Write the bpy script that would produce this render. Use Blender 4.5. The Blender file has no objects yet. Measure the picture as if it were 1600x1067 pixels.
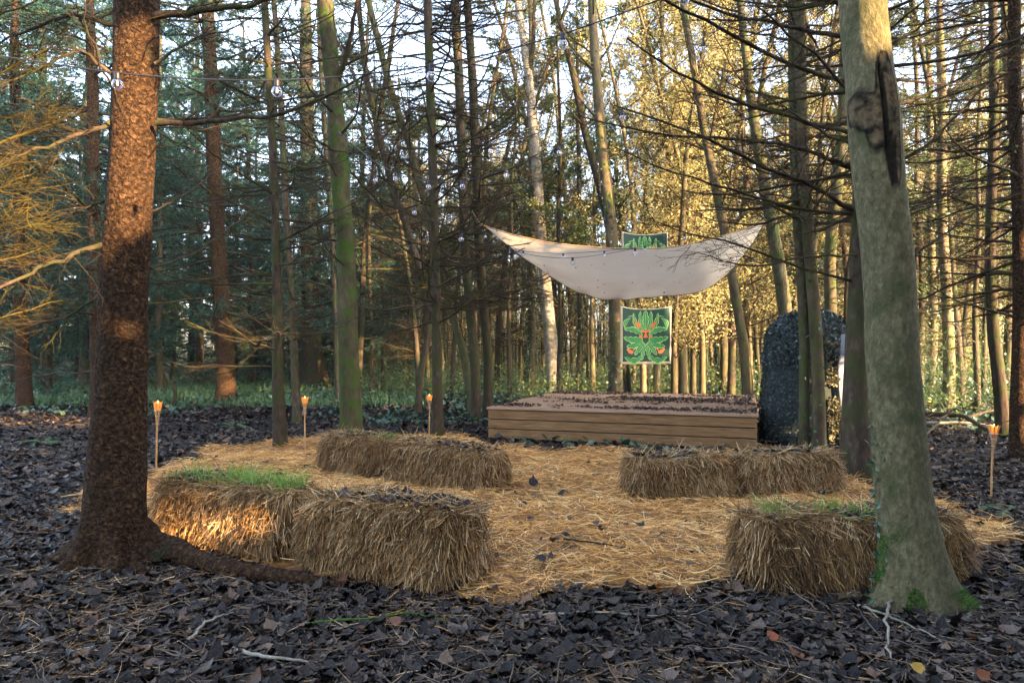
import bpy, math
import numpy as np
EXPO = 3.3
rng = np.random.default_rng(7)
PI = math.pi
F = 1067.0; HZ = 545.0; CX = 800.0; EYE = 1.3
scene = bpy.context.scene
COL = scene.collection
UP = np.array([0., 0., 1.])

def wp(px, py, d):                       # a point seen at pixel (px,py) of the photo, d metres away
    return np.array([(px-CX)/F*d, d, EYE+(HZ-py)/F*d])
def gp(px, py):                          # the ground point there
    return wp(px, py, EYE*F/(py-HZ))
def nrm(a):
    return a/np.maximum(np.linalg.norm(a, axis=-1, keepdims=True), 1e-9)

def _h(i, j, k):
    n = (i*374761393 + j*668265263 + k*1274126177) & 0x7fffffff
    n = (n ^ (n >> 13))*1103515245 & 0x7fffffff
    return ((n ^ (n >> 16)) & 0xffff)/65535.0
def noise(p, s=1.0, o=0):
    p = np.asarray(p, float)*s + o*17.3
    i = np.floor(p).astype(np.int64); f = p-i; f = f*f*(3-2*f)
    r = 0
    for a in (0, 1):
        for b in (0, 1):
            for c in (0, 1):
                w = (f[..., 0] if a else 1-f[..., 0])*(f[..., 1] if b else 1-f[..., 1])*(f[..., 2] if c else 1-f[..., 2])
                r = r + w*_h(i[..., 0]+a, i[..., 1]+b, i[..., 2]+c)
    return r*2-1
def noise2(x, y, s=1.0, o=0):
    return noise(np.stack([x, y, np.zeros_like(x)+.37], -1), s, o)
def fbm(p, s, n=4, o=0):
    return sum(noise(p, s*2**k, o+k)/2**k for k in range(n))

def ground_z(x, y):
    x = np.asarray(x, float); y = np.asarray(y, float)
    return .035*noise2(x, y, .7, 3)+.018*noise2(x, y, 2.6, 5)-.03

class MB:
    """collects shapes and links them as one mesh"""
    def __init__(s): s.v = []; s.f = []; s.a = []; s.m = []; s.n = 0
    def add(s, V, Fc, a=None, mi=0):
        V = np.asarray(V, np.float32).reshape(-1, 3); Fc = np.asarray(Fc, np.int64)
        s.v.append(V); s.f.append(Fc+s.n); s.n += len(V)
        if a is None: a = np.full(len(V), .5)
        s.a.append(np.broadcast_to(np.asarray(a, np.float32), (len(V),))); s.m.append(np.full(len(Fc), mi, np.int32))
    def tubes(s, P, R, S=4, a=None, cap=False, mi=0):
        P = np.asarray(P, float); R = np.asarray(R, float)
        if P.ndim == 2: P = P[None]; R = R[None] if R.ndim else R
        N, K, _ = P.shape; R = np.broadcast_to(R, (N, K))
        T = np.empty_like(P); T[:, 1:-1] = P[:, 2:]-P[:, :-2]; T[:, 0] = P[:, 1]-P[:, 0]; T[:, -1] = P[:, -1]-P[:, -2]
        T = nrm(T); mean = nrm(P[:, -1]-P[:, 0])
        ref = np.where(np.abs(mean[:, 2:3]) > .8, np.array([[1., 0, 0]]), UP[None])
        U = nrm(np.cross(T, ref[:, None])); W = np.cross(T, U)
        th = np.arange(S)*2*PI/S
        V = P[:, :, None]+R[:, :, None, None]*(U[:, :, None]*np.cos(th)[None, None, :, None]+W[:, :, None]*np.sin(th)[None, None, :, None])
        b = np.arange(N)[:, None, None]*K*S; k = np.arange(K-1)[None, :, None]*S; j = np.arange(S)[None, None]; j2 = (j+1) % S
        Q = np.stack([b+k+j, b+k+j2, b+k+S+j2, b+k+S+j], -1).reshape(-1, 4)
        A = None
        if a is not None: A = np.repeat(np.broadcast_to(a, (N,)), K*S)
        s.add(V.reshape(-1, 3), Q[:, ::-1], A, mi)
        if cap:
            for e in (0, K-1):
                for n in range(N):
                    c = P[n, e]; ring = V[n, e]
                    VV = np.vstack([ring, c[None]]); jj = np.arange(S)
                    FF = np.stack([jj, (jj+1) % S, np.full(S, S), np.full(S, S)], -1)
                    s.add(VV, FF if e else FF[:, ::-1][:, [1, 2, 3, 0]], None if a is None else .5, mi)
        return s
    def ribbons(s, P, W, side, a=None, mi=0):
        N, K, _ = P.shape; W = np.broadcast_to(W, (N, K)); side = nrm(side)
        V = np.stack([P-side[:, None]*W[..., None]/2, P+side[:, None]*W[..., None]/2], 2)
        b = np.arange(N)[:, None]*K*2; k = np.arange(K-1)[None]*2
        Q = np.stack([b+k, b+k+1, b+k+3, b+k+2], -1).reshape(-1, 4)
        s.add(V.reshape(-1, 3), Q, None if a is None else np.repeat(np.broadcast_to(a, (N,)), K*2), mi)
        return s
    def inst(s, TV, TF, pos, X, Y, Z, sc, a=None, mi=0):
        """copies of a template: axes X,Y,Z (N,3), scale (N,)"""
        N = len(pos); M = len(TV); TV = np.asarray(TV, float)
        V = pos[:, None]+sc[:, None, None]*(TV[None, :, 0:1]*X[:, None]+TV[None, :, 1:2]*Y[:, None]+TV[None, :, 2:3]*Z[:, None])
        Fc = (np.arange(N)[:, None, None]*M+np.asarray(TF)[None]).reshape(-1, len(TF[0]))
        s.add(V.reshape(-1, 3), Fc, None if a is None else np.repeat(a, M), mi); return s
    def box(s, c, d, rz=0, mi=0, a=.5):
        x, y, z = np.array(d)/2; co, si = math.cos(rz), math.sin(rz)
        V = np.array([(i*x, j*y, k*z) for k in (-1, 1) for j in (-1, 1) for i in (-1, 1)])
        V = np.stack([V[:, 0]*co-V[:, 1]*si, V[:, 0]*si+V[:, 1]*co, V[:, 2]], -1)+np.array(c)
        s.add(V, [(0, 2, 3, 1), (4, 5, 7, 6), (0, 1, 5, 4), (2, 6, 7, 3), (0, 4, 6, 2), (1, 3, 7, 5)], a, mi); return s
    def grid(s, V, a=None, mi=0, wrap=False):
        """V (R,C,3)"""
        Rr, C = V.shape[:2]; r = np.arange(Rr-1)[:, None]*C; c = np.arange(C if wrap else C-1)[None]; c2 = (c+1) % C
        Q = np.stack([r+c, r+c2, r+C+c2, r+C+c], -1).reshape(-1, 4)
        s.add(V.reshape(-1, 3), Q, None if a is None else a.reshape(-1), mi); return s
    def lathe(s, prof, S=16, c=(0, 0, 0), mi=0, a=.5):
        prof = np.asarray(prof, float); th = np.arange(S)*2*PI/S
        V = np.stack([prof[:, 0:1]*np.cos(th), prof[:, 0:1]*np.sin(th), np.repeat(prof[:, 1:2], S, 1)], -1)+np.array(c)
        return s.grid(V, np.full(V.shape[:2], a), mi, True)
    def build(s, name, mats, parent=None, smooth=True, origin=None):
        me = bpy.data.meshes.new(name)
        V = np.concatenate(s.v)
        if origin is not None: V = V-np.asarray(origin, np.float32)
        me.vertices.add(len(V)); me.vertices.foreach_set('co', V.ravel())
        tot = [np.full(len(f), f.shape[1], np.int32) for f in s.f]
        idx = np.concatenate([f.ravel() for f in s.f]).astype(np.int32); tot = np.concatenate(tot)
        st = np.concatenate([[0], np.cumsum(tot)[:-1]]).astype(np.int32)
        me.loops.add(len(idx)); me.loops.foreach_set('vertex_index', idx)
        me.polygons.add(len(tot)); me.polygons.foreach_set('loop_start', st)
        me.polygons.foreach_set('material_index', np.concatenate(s.m))
        me.polygons.foreach_set('use_smooth', np.full(len(tot), smooth))
        at = me.attributes.new('v', 'FLOAT', 'POINT'); at.data.foreach_set('value', np.concatenate(s.a).astype(np.float32))
        me.update(calc_edges=True); me.validate()
        for m in (mats if isinstance(mats, (list, tuple)) else [mats]): me.materials.append(m)
        o = bpy.data.objects.new(name, me); COL.objects.link(o)
        if parent is not None: o.parent = parent
        return o

def tag(o, label=None, cat=None, group=None, kind=None):
    if label: o['label'] = label
    if cat: o['category'] = cat
    if group: o['group'] = group
    if kind: o['kind'] = kind
    return o
def empty(name, loc, label, cat, group=None, rz=0):
    o = bpy.data.objects.new(name, None); o.empty_display_size = .1; COL.objects.link(o)
    o.location = [float(q) for q in loc]; o.rotation_euler = (0, 0, rz); return tag(o, label, cat, group)

# ---------------------------------------------------------------- materials
def mat(name, stops, scale=6., detail=5., rough=.85, bump=0., bscale=None, stretch=(1, 1, 1), vmix=0., vstops=None,
        trans=0., spec=.3, voro=0., vsc=8., moss=None, mossamt=0., mscale=2., emit=None, estr=0, mossz=None):
    m = bpy.data.materials.new(name); m.use_nodes = True; nt = m.node_tree; N = nt.nodes; L = nt.links
    b = N['Principled BSDF']; out = N['Material Output']
    b.inputs['Roughness'].default_value = rough; b.inputs['Specular IOR Level'].default_value = spec
    tc = N.new('ShaderNodeTexCoord'); mp = N.new('ShaderNodeMapping'); mp.inputs['Scale'].default_value = stretch
    L.new(tc.outputs['Object'], mp.inputs['Vector'])
    no = N.new('ShaderNodeTexNoise'); no.inputs['Scale'].default_value = scale; no.inputs['Detail'].default_value = detail
    no.inputs['Roughness'].default_value = .65
    L.new(mp.outputs['Vector'], no.inputs['Vector'])
    def ramp(sts, src):
        r = N.new('ShaderNodeValToRGB'); e = r.color_ramp.elements
        while len(e) < len(sts): e.new(.5)
        for q, (p, c) in zip(e, sts): q.position = p; q.color = (*c, 1)
        L.new(src, r.inputs['Fac']); return r.outputs['Color']
    def mix(f, a, c, mode='MIX'):
        x = N.new('ShaderNodeMix'); x.data_type = 'RGBA'; x.blend_type = mode
        if isinstance(f, float): x.inputs['Factor'].default_value = f
        else: L.new(f, x.inputs['Factor'])
        for k, q in (('A', a), ('B', c)):
            s = [i for i in x.inputs if i.name == k and i.type == 'RGBA'][0]
            if isinstance(q, tuple): s.default_value = (*q, 1)
            else: L.new(q, s)
        return [o for o in x.outputs if o.type == 'RGBA'][0]
    col = ramp(stops, no.outputs['Fac'])
    if vstops:
        at = N.new('ShaderNodeAttribute'); at.attribute_name = 'v'
        vc = ramp(vstops, at.outputs['Fac']); col = mix(float(vmix), col, vc)
    h = no.outputs['Fac']
    if voro:
        vo = N.new('ShaderNodeTexVoronoi'); vo.feature = 'DISTANCE_TO_EDGE'; vo.inputs['Scale'].default_value = vsc
        mx = N.new('ShaderNodeMapping'); mx.inputs['Scale'].default_value = stretch
        wn = N.new('ShaderNodeTexNoise'); wn.inputs['Scale'].default_value = 21; wn.inputs['Detail'].default_value = 6; L.new(tc.outputs['Object'], wn.inputs['Vector'])
        ad = N.new('ShaderNodeVectorMath'); ad.operation = 'MULTIPLY_ADD'; L.new(wn.outputs['Color'], ad.inputs[0]); ad.inputs[1].default_value = (.11, .11, .11)
        L.new(tc.outputs['Object'], ad.inputs[2]); L.new(ad.outputs[0], mx.inputs['Vector']); L.new(mx.outputs['Vector'], vo.inputs['Vector'])
        mr = N.new('ShaderNodeMapRange'); mr.inputs[1].default_value = 0; mr.inputs[2].default_value = .3; L.new(vo.outputs['Distance'], mr.inputs[0])
        c2 = ramp([(0, (1-voro,)*3), (1, (1, 1, 1))], mr.outputs[0]); col = mix(1., col, c2, 'MULTIPLY')
        mm = N.new('ShaderNodeMath'); mm.operation = 'MULTIPLY_ADD'; L.new(mr.outputs[0], mm.inputs[0]); mm.inputs[1].default_value = .8; L.new(h, mm.inputs[2]); h = mm.outputs[0]
    if moss:
        n2 = N.new('ShaderNodeTexNoise'); n2.inputs['Scale'].default_value = mscale; n2.inputs['Detail'].default_value = 6; L.new(tc.outputs['Object'], n2.inputs['Vector'])
        src = n2.outputs['Fac']
        if mossz:   # more moss near a height
            g = N.new('ShaderNodeNewGeometry'); sx = N.new('ShaderNodeSeparateXYZ'); L.new(g.outputs['Position'], sx.inputs[0])
            mr2 = N.new('ShaderNodeMapRange'); L.new(sx.outputs['Z'], mr2.inputs[0]); mr2.inputs[1].default_value = mossz[1]; mr2.inputs[2].default_value = mossz[0]
            mr2.inputs[3].default_value = 0; mr2.inputs[4].default_value = .3
            aa = N.new('ShaderNodeMath'); aa.operation = 'ADD'; L.new(src, aa.inputs[0]); L.new(mr2.outputs[0], aa.inputs[1]); src = aa.outputs[0]
        fr = ramp([(1-mossamt-.08, (0, 0, 0)), (1-mossamt+.08, (1, 1, 1))], src)
        col = mix(fr, col, moss)
    L.new(col, b.inputs['Base Color'])
    if bump:
        bp = N.new('ShaderNodeBump'); bp.inputs['Strength'].default_value = min(1., bump); bp.inputs['Distance'].default_value = .02*max(1, bump)
        L.new(h, bp.inputs['Height']); L.new(bp.outputs[0], b.inputs['Normal'])
    if trans:
        t = N.new('ShaderNodeBsdfTranslucent'); L.new(col, t.inputs['Color'])
        ms = N.new('ShaderNodeMixShader'); ms.inputs[0].default_value = trans
        L.new(b.outputs[0], ms.inputs[1]); L.new(t.outputs[0], ms.inputs[2]); L.new(ms.outputs[0], out.inputs['Surface'])
    if emit:
        b.inputs['Emission Color'].default_value = (*emit, 1); b.inputs['Emission Strength'].default_value = estr
    return m

M = {}
M['spruce'] = mat('spruce_bark', [(.32, (.012, .007, .005)), (.5, (.052, .029, .016)), (.72, (.15, .09, .045))], 38, 11, .95, 1.0, stretch=(1, 1, 1.2), voro=.38, vsc=19, spec=.1,
                  moss=(.03, .04, .02), mossamt=.30, mscale=4)
M['bark_dark'] = mat('dark_bark', [(.3, (.018, .013, .010)), (.55, (.05, .037, .026)), (.75, (.10, .075, .05))], 18, 7, .95, .8, stretch=(1, 1, .4), spec=.12,
                     moss=(.034, .04, .014), mossamt=.46, mscale=3.2)
M['bark_mossy'] = mat('mossy_bark', [(.3, (.026, .022, .013)), (.6, (.068, .06, .032)), (.8, (.13, .115, .068))], 10, 7, .9, .7, stretch=(1, 1, .5), spec=.15,
                      moss=(.036, .068, .010), mossamt=.46, mscale=6)
M['bark_algae'] = mat('green_tinged_bark', [(.3, (.03, .025, .015)), (.6, (.08, .068, .038)), (.8, (.15, .125, .075))], 10, 7, .9, .7, stretch=(1, 1, .5), spec=.15,
                      moss=(.048, .062, .018), mossamt=.46, mscale=5)
M['bark_pole'] = mat('pole_bark', [(.3, (.04, .03, .018)), (.55, (.10, .078, .045)), (.8, (.18, .14, .085))], 9, 6, .9, .6, stretch=(1, 1, .35), spec=.15,
                     moss=(.075, .085, .026), mossamt=.42, mscale=3.5)
M['bark_pale'] = mat('pale_bark', [(.3, (.10, .09, .07)), (.55, (.24, .215, .175)), (.8, (.38, .345, .29))], 7, 6, .8, .5, stretch=(1, 1, 1.6), spec=.2,
                     moss=(.08, .10, .04), mossamt=.36, mscale=3)
M['beech'] = mat('beech_bark', [(.28, (.05, .044, .021)), (.5, (.11, .098, .05)), (.72, (.20, .18, .10))], 30, 13, .9, 1.3, stretch=(1.3, 1.3, .75), spec=.18, vmix=.0,
                 moss=(.062, .066, .028), mossamt=.40, mscale=5)
M['scar'] = mat('callus_wood', [(.3, (.022, .016, .010)), (.55, (.06, .045, .028)), (.8, (.14, .105, .06))], 22, 8, .95, 1., stretch=(1, 1, .5), spec=.1)
M['twig'] = mat('dead_twig', [(.3, (.014, .010, .007)), (.55, (.036, .027, .018)), (.8, (.085, .062, .038))], 5, 4, .9, 0, spec=.1,
                moss=(.05, .05, .014), mossamt=.42, mscale=1.6)
M['twig_yellow'] = mat('sunlit_yellow_twig', [(.3, (.028, .022, .008)), (.6, (.085, .066, .016)), (.8, (.15, .115, .025))], 3, 4, .9, 0, spec=.1)  # yellow of the sunlit twigs is put into the colour
M['needle'] = mat('spruce_needle', [(.3, (.012, .05, .042)), (.55, (.024, .075, .055)), (.8, (.07, .12, .05))], 1.3, 3, .6, 0, vmix=.5,
                  vstops=[(0, (.010, .055, .052)), (.65, (.025, .085, .055)), (1, (.11, .14, .045))], trans=.25)
M['leaf'] = mat('evergreen_leaf', [(.3, (.035, .07, .025)), (.55, (.08, .12, .035)), (.8, (.2, .18, .06))], 1.0, 3, .45, 0, vmix=.6,
                vstops=[(0, (.025, .07, .04)), (.5, (.08, .13, .04)), (.8, (.22, .2, .06)), (1, (.4, .27, .09))], trans=.4, spec=.5)
M['leaf_gold'] = mat('autumn_leaf', [(.3, (.20, .20, .08)), (.55, (.42, .36, .17)), (.8, (.6, .48, .27))], 1.0, 3, .6, 0, vmix=.6,
                     vstops=[(0, (.08, .12, .04)), (.4, (.27, .28, .10)), (.75, (.52, .41, .18)), (1, (.68, .50, .29))], trans=.45)
M['ivy'] = mat('ivy_leaf', [(.3, (.02, .05, .035)), (.6, (.04, .09, .05)), (.8, (.08, .13, .05))], 3, 3, .3, 0, vmix=.5,
               vstops=[(0, (.015, .045, .03)), (.7, (.05, .10, .055)), (1, (.16, .17, .09))], trans=.15, spec=.6)
M['litter'] = mat('wet_leaf', [(.3, (.006, .0045, .004)), (.55, (.020, .015, .014)), (.8, (.06, .045, .04))], 45, 6, .5, .8, vmix=.7,
                  vstops=[(0, (.0015, .001, .001)), (.3, (.006, .0045, .004)), (.55, (.026, .019, .015)), (.75, (.062, .046, .036)), (.9, (.14, .106, .085)), (.97, (.19, .125, .08)), (1, (.18, .075, .03))], spec=.3)
M['soil'] = mat('forest_soil', [(.3, (.005, .004, .004)), (.55, (.012, .009, .008)), (.8, (.025, .019, .016))], 22, 9, .9, 1., spec=.25)
M['straw'] = mat('straw', [(.3, (.32, .155, .055)), (.55, (.58, .31, .115)), (.8, (.74, .45, .19))], 4, 4, .6, 0, vmix=.75,
                 vstops=[(0, (.09, .038, .010)), (.28, (.44, .21, .05)), (.65, (.82, .46, .13)), (1, (.90, .68, .33))], spec=.35, trans=.12)
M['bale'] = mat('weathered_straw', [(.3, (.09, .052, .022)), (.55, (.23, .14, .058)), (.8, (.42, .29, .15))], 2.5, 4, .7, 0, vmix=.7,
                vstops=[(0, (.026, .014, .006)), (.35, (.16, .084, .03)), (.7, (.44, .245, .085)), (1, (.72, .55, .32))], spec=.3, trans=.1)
M['bale_core'] = mat('packed_straw', [(.3, (.04, .022, .010)), (.55, (.12, .07, .03)), (.8, (.22, .13, .06))], 40, 6, .95, 1., stretch=(1, 1, .2), spec=.1)
M['grass'] = mat('grass_blade', [(.3, (.06, .16, .02)), (.6, (.12, .28, .04)), (.8, (.24, .4, .1))], 6, 3, .5, 0, vmix=.5,
                 vstops=[(0, (.07, .22, .03)), (.6, (.20, .44, .06)), (1, (.46, .58, .2))], trans=.4)
M['grass_far'] = mat('meadow_grass', [(.3, (.03, .08, .03)), (.6, (.07, .14, .05)), (.8, (.14, .2, .09))], 2, 3, .6, 0, vmix=.5,
                     vstops=[(0, (.03, .08, .04)), (.6, (.07, .15, .06)), (1, (.2, .24, .14))], trans=.3)
M['plank'] = mat('deck_board', [(.25, (.075, .04, .016)), (.5, (.23, .128, .056)), (.75, (.34, .205, .10))], 3, 10, .75, .35, stretch=(1, 1, 14), spec=.2)
M['plank_top'] = mat('deck_top_board', [(.25, (.14, .08, .045)), (.5, (.30, .185, .115)), (.75, (.42, .28, .19))], 3, 9, .75, .35, stretch=(1, 12, 12), spec=.25)
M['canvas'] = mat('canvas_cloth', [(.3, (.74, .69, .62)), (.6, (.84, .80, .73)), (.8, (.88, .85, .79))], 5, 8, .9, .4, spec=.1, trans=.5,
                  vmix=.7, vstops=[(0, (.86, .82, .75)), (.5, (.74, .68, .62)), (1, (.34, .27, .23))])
M['hem'] = mat('rope_hem', [(.3, (.2, .12, .06)), (.7, (.36, .24, .13))], 30, 3, .9, .3)
M['bamboo'] = mat('bamboo', [(.3, (.3, .15, .06)), (.6, (.5, .3, .13)), (.8, (.6, .4, .2))], 12, 4, .6, .2, stretch=(1, 1, .3))
M['metal'] = mat('pale_wire', [(.3, (.4, .38, .36)), (.7, (.6, .58, .55))], 20, 2, .35)
M['flame_shade'] = mat('lit_amber_shade', [(0, (.45, .13, .01)), (1, (.45, .13, .01))], emit=(1., .22, .01), estr=.17)
M['flame'] = mat('flame', [(0, (1, .6, .2)), (1, (1, .6, .2))], emit=(1., .5, .10), estr=1.6)
M['cable'] = mat('black_cable', [(.3, (.012, .014, .022)), (.7, (.02, .025, .04))], 20, 2, .5)
M['socket'] = mat('bulb_socket', [(.3, (.01, .01, .014)), (.7, (.018, .018, .024))], 20, 2, .4)
M['cloth_green'] = mat('dyed_green_cloth', [(.3, (.001, .022, .018)), (.6, (.002, .034, .026)), (.8, (.004, .05, .036))], 5, 4, .6, .1, trans=.1)
M['cloth_cream'] = mat('cream_cloth', [(.3, (.30, .25, .18)), (.7, (.42, .36, .27))], 6, 4, .85, .1)
M['paint_green'] = mat('painted_green', [(.3, (.008, .10, .03)), (.7, (.018, .16, .045))], 9, 3, .7)
M['paint_lime'] = mat('painted_pale_green', [(.3, (.12, .27, .09)), (.7, (.22, .36, .13))], 9, 3, .7)
M['paint_orange'] = mat('painted_orange', [(.3, (.38, .07, .015)), (.7, (.5, .12, .03))], 9, 3, .7)
M['net_dark'] = mat('dark_netting', [(.3, (.008, .012, .013)), (.6, (.02, .03, .03)), (.8, (.04, .055, .05))], 14, 4, .8, .5)
M['net_flap'] = mat('camouflage_scrim', [(.3, (.02, .032, .03)), (.6, (.05, .075, .075)), (.8, (.12, .15, .16))], 8, 3, .6, 0, vmix=.7,
                    vstops=[(0, (.008, .014, .013)), (.45, (.03, .05, .045)), (.75, (.09, .12, .12)), (1, (.24, .28, .30))], trans=.05)
M['net_lace'] = mat('pale_camouflage_scrim', [(.3, (.06, .06, .035)), (.6, (.2, .19, .12)), (.8, (.35, .33, .25))], 8, 3, .8, 0, vmix=.6,
                    vstops=[(0, (.03, .035, .02)), (.5, (.14, .13, .07)), (1, (.42, .38, .27))])
M['white_sheet'] = mat('pale_sheet', [(.3, (.22, .25, .33)), (.7, (.36, .38, .46))], 4, 4, .6, .2)
M['moss'] = mat('moss', [(.3, (.03, .08, .01)), (.7, (.07, .15, .02))], 30, 4, .95, 1.)
g = bpy.data.materials.new('clear_glass'); g.use_nodes = True; nt = g.node_tree; pb = nt.nodes['Principled BSDF']
tr = nt.nodes.new('ShaderNodeBsdfTransparent'); gl = nt.nodes.new('ShaderNodeBsdfGlossy'); gl.inputs['Roughness'].default_value = .06; gl.inputs['Color'].default_value = (.9, .9, 1, 1)
lw = nt.nodes.new('ShaderNodeLayerWeight'); lw.inputs[0].default_value = .35; mx = nt.nodes.new('ShaderNodeMixShader')
tr.inputs[0].default_value = (.9, .92, .96, 1)
nt.links.new(lw.outputs['Facing'], mx.inputs[0]); nt.links.new(tr.outputs[0], mx.inputs[1]); nt.links.new(gl.outputs[0], mx.inputs[2]); nt.links.new(mx.outputs[0], nt.nodes['Material Output'].inputs['Surface'])
M['glass'] = g
M['filament'] = mat('filament_stem', [(.3, (.5, .45, .4)), (.7, (.7, .65, .6))], 10, 2, .4)

def vary(m, lo, hi):      # every tree's own tone
    nt = m.node_tree; b = nt.nodes['Principled BSDF']; s = b.inputs['Base Color'].links[0].from_socket
    oi = nt.nodes.new('ShaderNodeObjectInfo'); mr = nt.nodes.new('ShaderNodeMapRange'); mr.inputs[3].default_value = lo; mr.inputs[4].default_value = hi; nt.links.new(oi.outputs['Random'], mr.inputs[0])
    vm = nt.nodes.new('ShaderNodeVectorMath'); vm.operation = 'SCALE'; nt.links.new(s, vm.inputs[0]); nt.links.new(mr.outputs[0], vm.inputs['Scale']); nt.links.new(vm.outputs[0], b.inputs['Base Color'])
vary(M['bark_pole'], .4, 1.35); vary(M['bark_dark'], .65, 1.4); vary(M['leaf_gold'], .75, 1.15)
# ---------------------------------------------------------------- camera, sun, sky
cam = bpy.data.objects.new('camera', bpy.data.cameras.new('camera')); COL.objects.link(cam)
cam.data.sensor_width = 36; cam.data.lens = 36*F/1600; cam.location = (0, 0, EYE); cam.rotation_euler = (PI/2, 0, 0)
cam.data.shift_y = (HZ-533.5)/1600; cam.data.clip_end = 600; cam.data.clip_start = .05
scene.camera = cam
SUN_AZ = math.radians(130); SUN_EL = math.radians(13)      # azimuth from +Y towards +X
TS = np.array([math.sin(SUN_AZ)*math.cos(SUN_EL), math.cos(SUN_AZ)*math.cos(SUN_EL), math.sin(SUN_EL)])
sl = bpy.data.lights.new('sun', 'SUN'); sl.energy = 5.; sl.angle = math.radians(.5); sl.color = (1., .65, .33)
so = bpy.data.objects.new('sun', sl); COL.objects.link(so)
from mathutils import Vector
so.rotation_euler = Vector([float(q) for q in TS]).to_track_quat('Z', 'Y').to_euler()
w = bpy.data.worlds.new('World'); scene.world = w; w.use_nodes = True
sk = w.node_tree.nodes.new('ShaderNodeTexSky'); sk.sky_type = 'NISHITA'; sk.sun_disc = False
sk.sun_elevation = SUN_EL; sk.sun_rotation = SUN_AZ; sk.air_density = .75; sk.dust_density = 4.; sk.ozone_density = 1.0
bg = w.node_tree.nodes['Background']; bg.inputs['Strength'].default_value = .105
# thin bright cloud veil over the blue
wt = w.node_tree; hs = wt.nodes.new('ShaderNodeHueSaturation'); hs.inputs['Saturation'].default_value = .72; hs.inputs['Value'].default_value = 2.4
wt.links.new(sk.outputs[0], hs.inputs['Color']); wtc = wt.nodes.new('ShaderNodeTexCoord'); wn_ = wt.nodes.new('ShaderNodeTexNoise'); wn_.inputs['Scale'].default_value = 2.2; wn_.inputs['Detail'].default_value = 6
wt.links.new(wtc.outputs['Generated'], wn_.inputs['Vector']); wr = wt.nodes.new('ShaderNodeMapRange'); wr.inputs[1].default_value = .3; wr.inputs[2].default_value = .62; wt.links.new(wn_.outputs['Fac'], wr.inputs[0])
wm = wt.nodes.new('ShaderNodeMix'); wm.data_type = 'RGBA'; wt.links.new(wr.outputs[0], wm.inputs['Factor']); wt.links.new(sk.outputs[0], wm.inputs[6]); wt.links.new(hs.outputs[0], wm.inputs[7]); wt.links.new(wm.outputs[2], bg.inputs['Color'])
vs = scene.view_settings; vs.view_transform = 'Standard'; vs.look = 'None'; vs.gamma = 1; vs.exposure = EXPO
scene.cycles.max_bounces = 6; scene.cycles.diffuse_bounces = 3; scene.cycles.glossy_bounces = 2; scene.cycles.transparent_max_bounces = 12
scene.cycles.caustics_reflective = False; scene.cycles.caustics_refractive = False
scene.cycles.use_denoising = True
# ---------------------------------------------------------------- growing things
def at_t(P, R, i, t):
    K = P.shape[1]; x = t*(K-1); k = np.minimum(x.astype(int), K-2); f = (x-k)[:, None]
    p = P[i, k]*(1-f)+P[i, k+1]*f; T = nrm(P[i, k+1]-P[i, k]); r = R[i, k]*(1-f[:, 0])+R[i, k+1]*f[:, 0]
    return p, T, r
def spawn(P, R, n, K=5, t0=.15, t1=1., ang=50, L=lambda t, plen: .35*plen*(1.1-t), lift=0., bend=.3, r=.28, rmin=.0016, jit=.3, flat=True):
    """side shoots on a batch of polylines, mostly in the plane of the branch"""
    N = P.shape[0]; i = np.repeat(np.arange(N), n); m = len(i)
    t = np.clip(t0+(t1-t0)*(np.tile(np.arange(n), N)+rng.random(m))/n, 0, 1)
    p, T, rr = at_t(P, R, i, t); plen = np.linalg.norm(P[:, -1]-P[:, 0], axis=1)[i]
    side = nrm(np.cross(T, UP)); up = np.cross(side, T)
    sg = np.where(rng.random(m) < .5, -1, 1)[:, None]
    roll = rng.normal(0, .55 if flat else 2., m)[:, None]
    sd = side*sg*np.cos(roll)+up*np.sin(roll)
    a = np.radians(ang+rng.normal(0, 12, m))[:, None]
    D = nrm(T*np.cos(a)+sd*np.sin(a)+UP*lift+rng.normal(0, jit, (m, 3))*.5)
    ln = L(t, plen)*rng.uniform(.5, 1.2, m)
    s = np.linspace(0, 1, K)[None, :, None]
    bd = (T*.6+rng.normal(0, 1, (m, 3))*.35+UP*rng.normal(0, .4, (m, 1)))*bend
    Q = p[:, None]+(D[:, None]*s+bd[:, None]*s*s)*ln[:, None, None]
    Q[:, 1:] += np.cumsum(rng.normal(0, .032, (m, K-1, 3)), 1)*ln[:, None, None]
    r0 = np.maximum(rr*r, rmin*1.3); RR = r0[:, None]*(1-s[..., 0]*.75); RR = np.maximum(RR, rmin)
    return Q, RR
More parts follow.
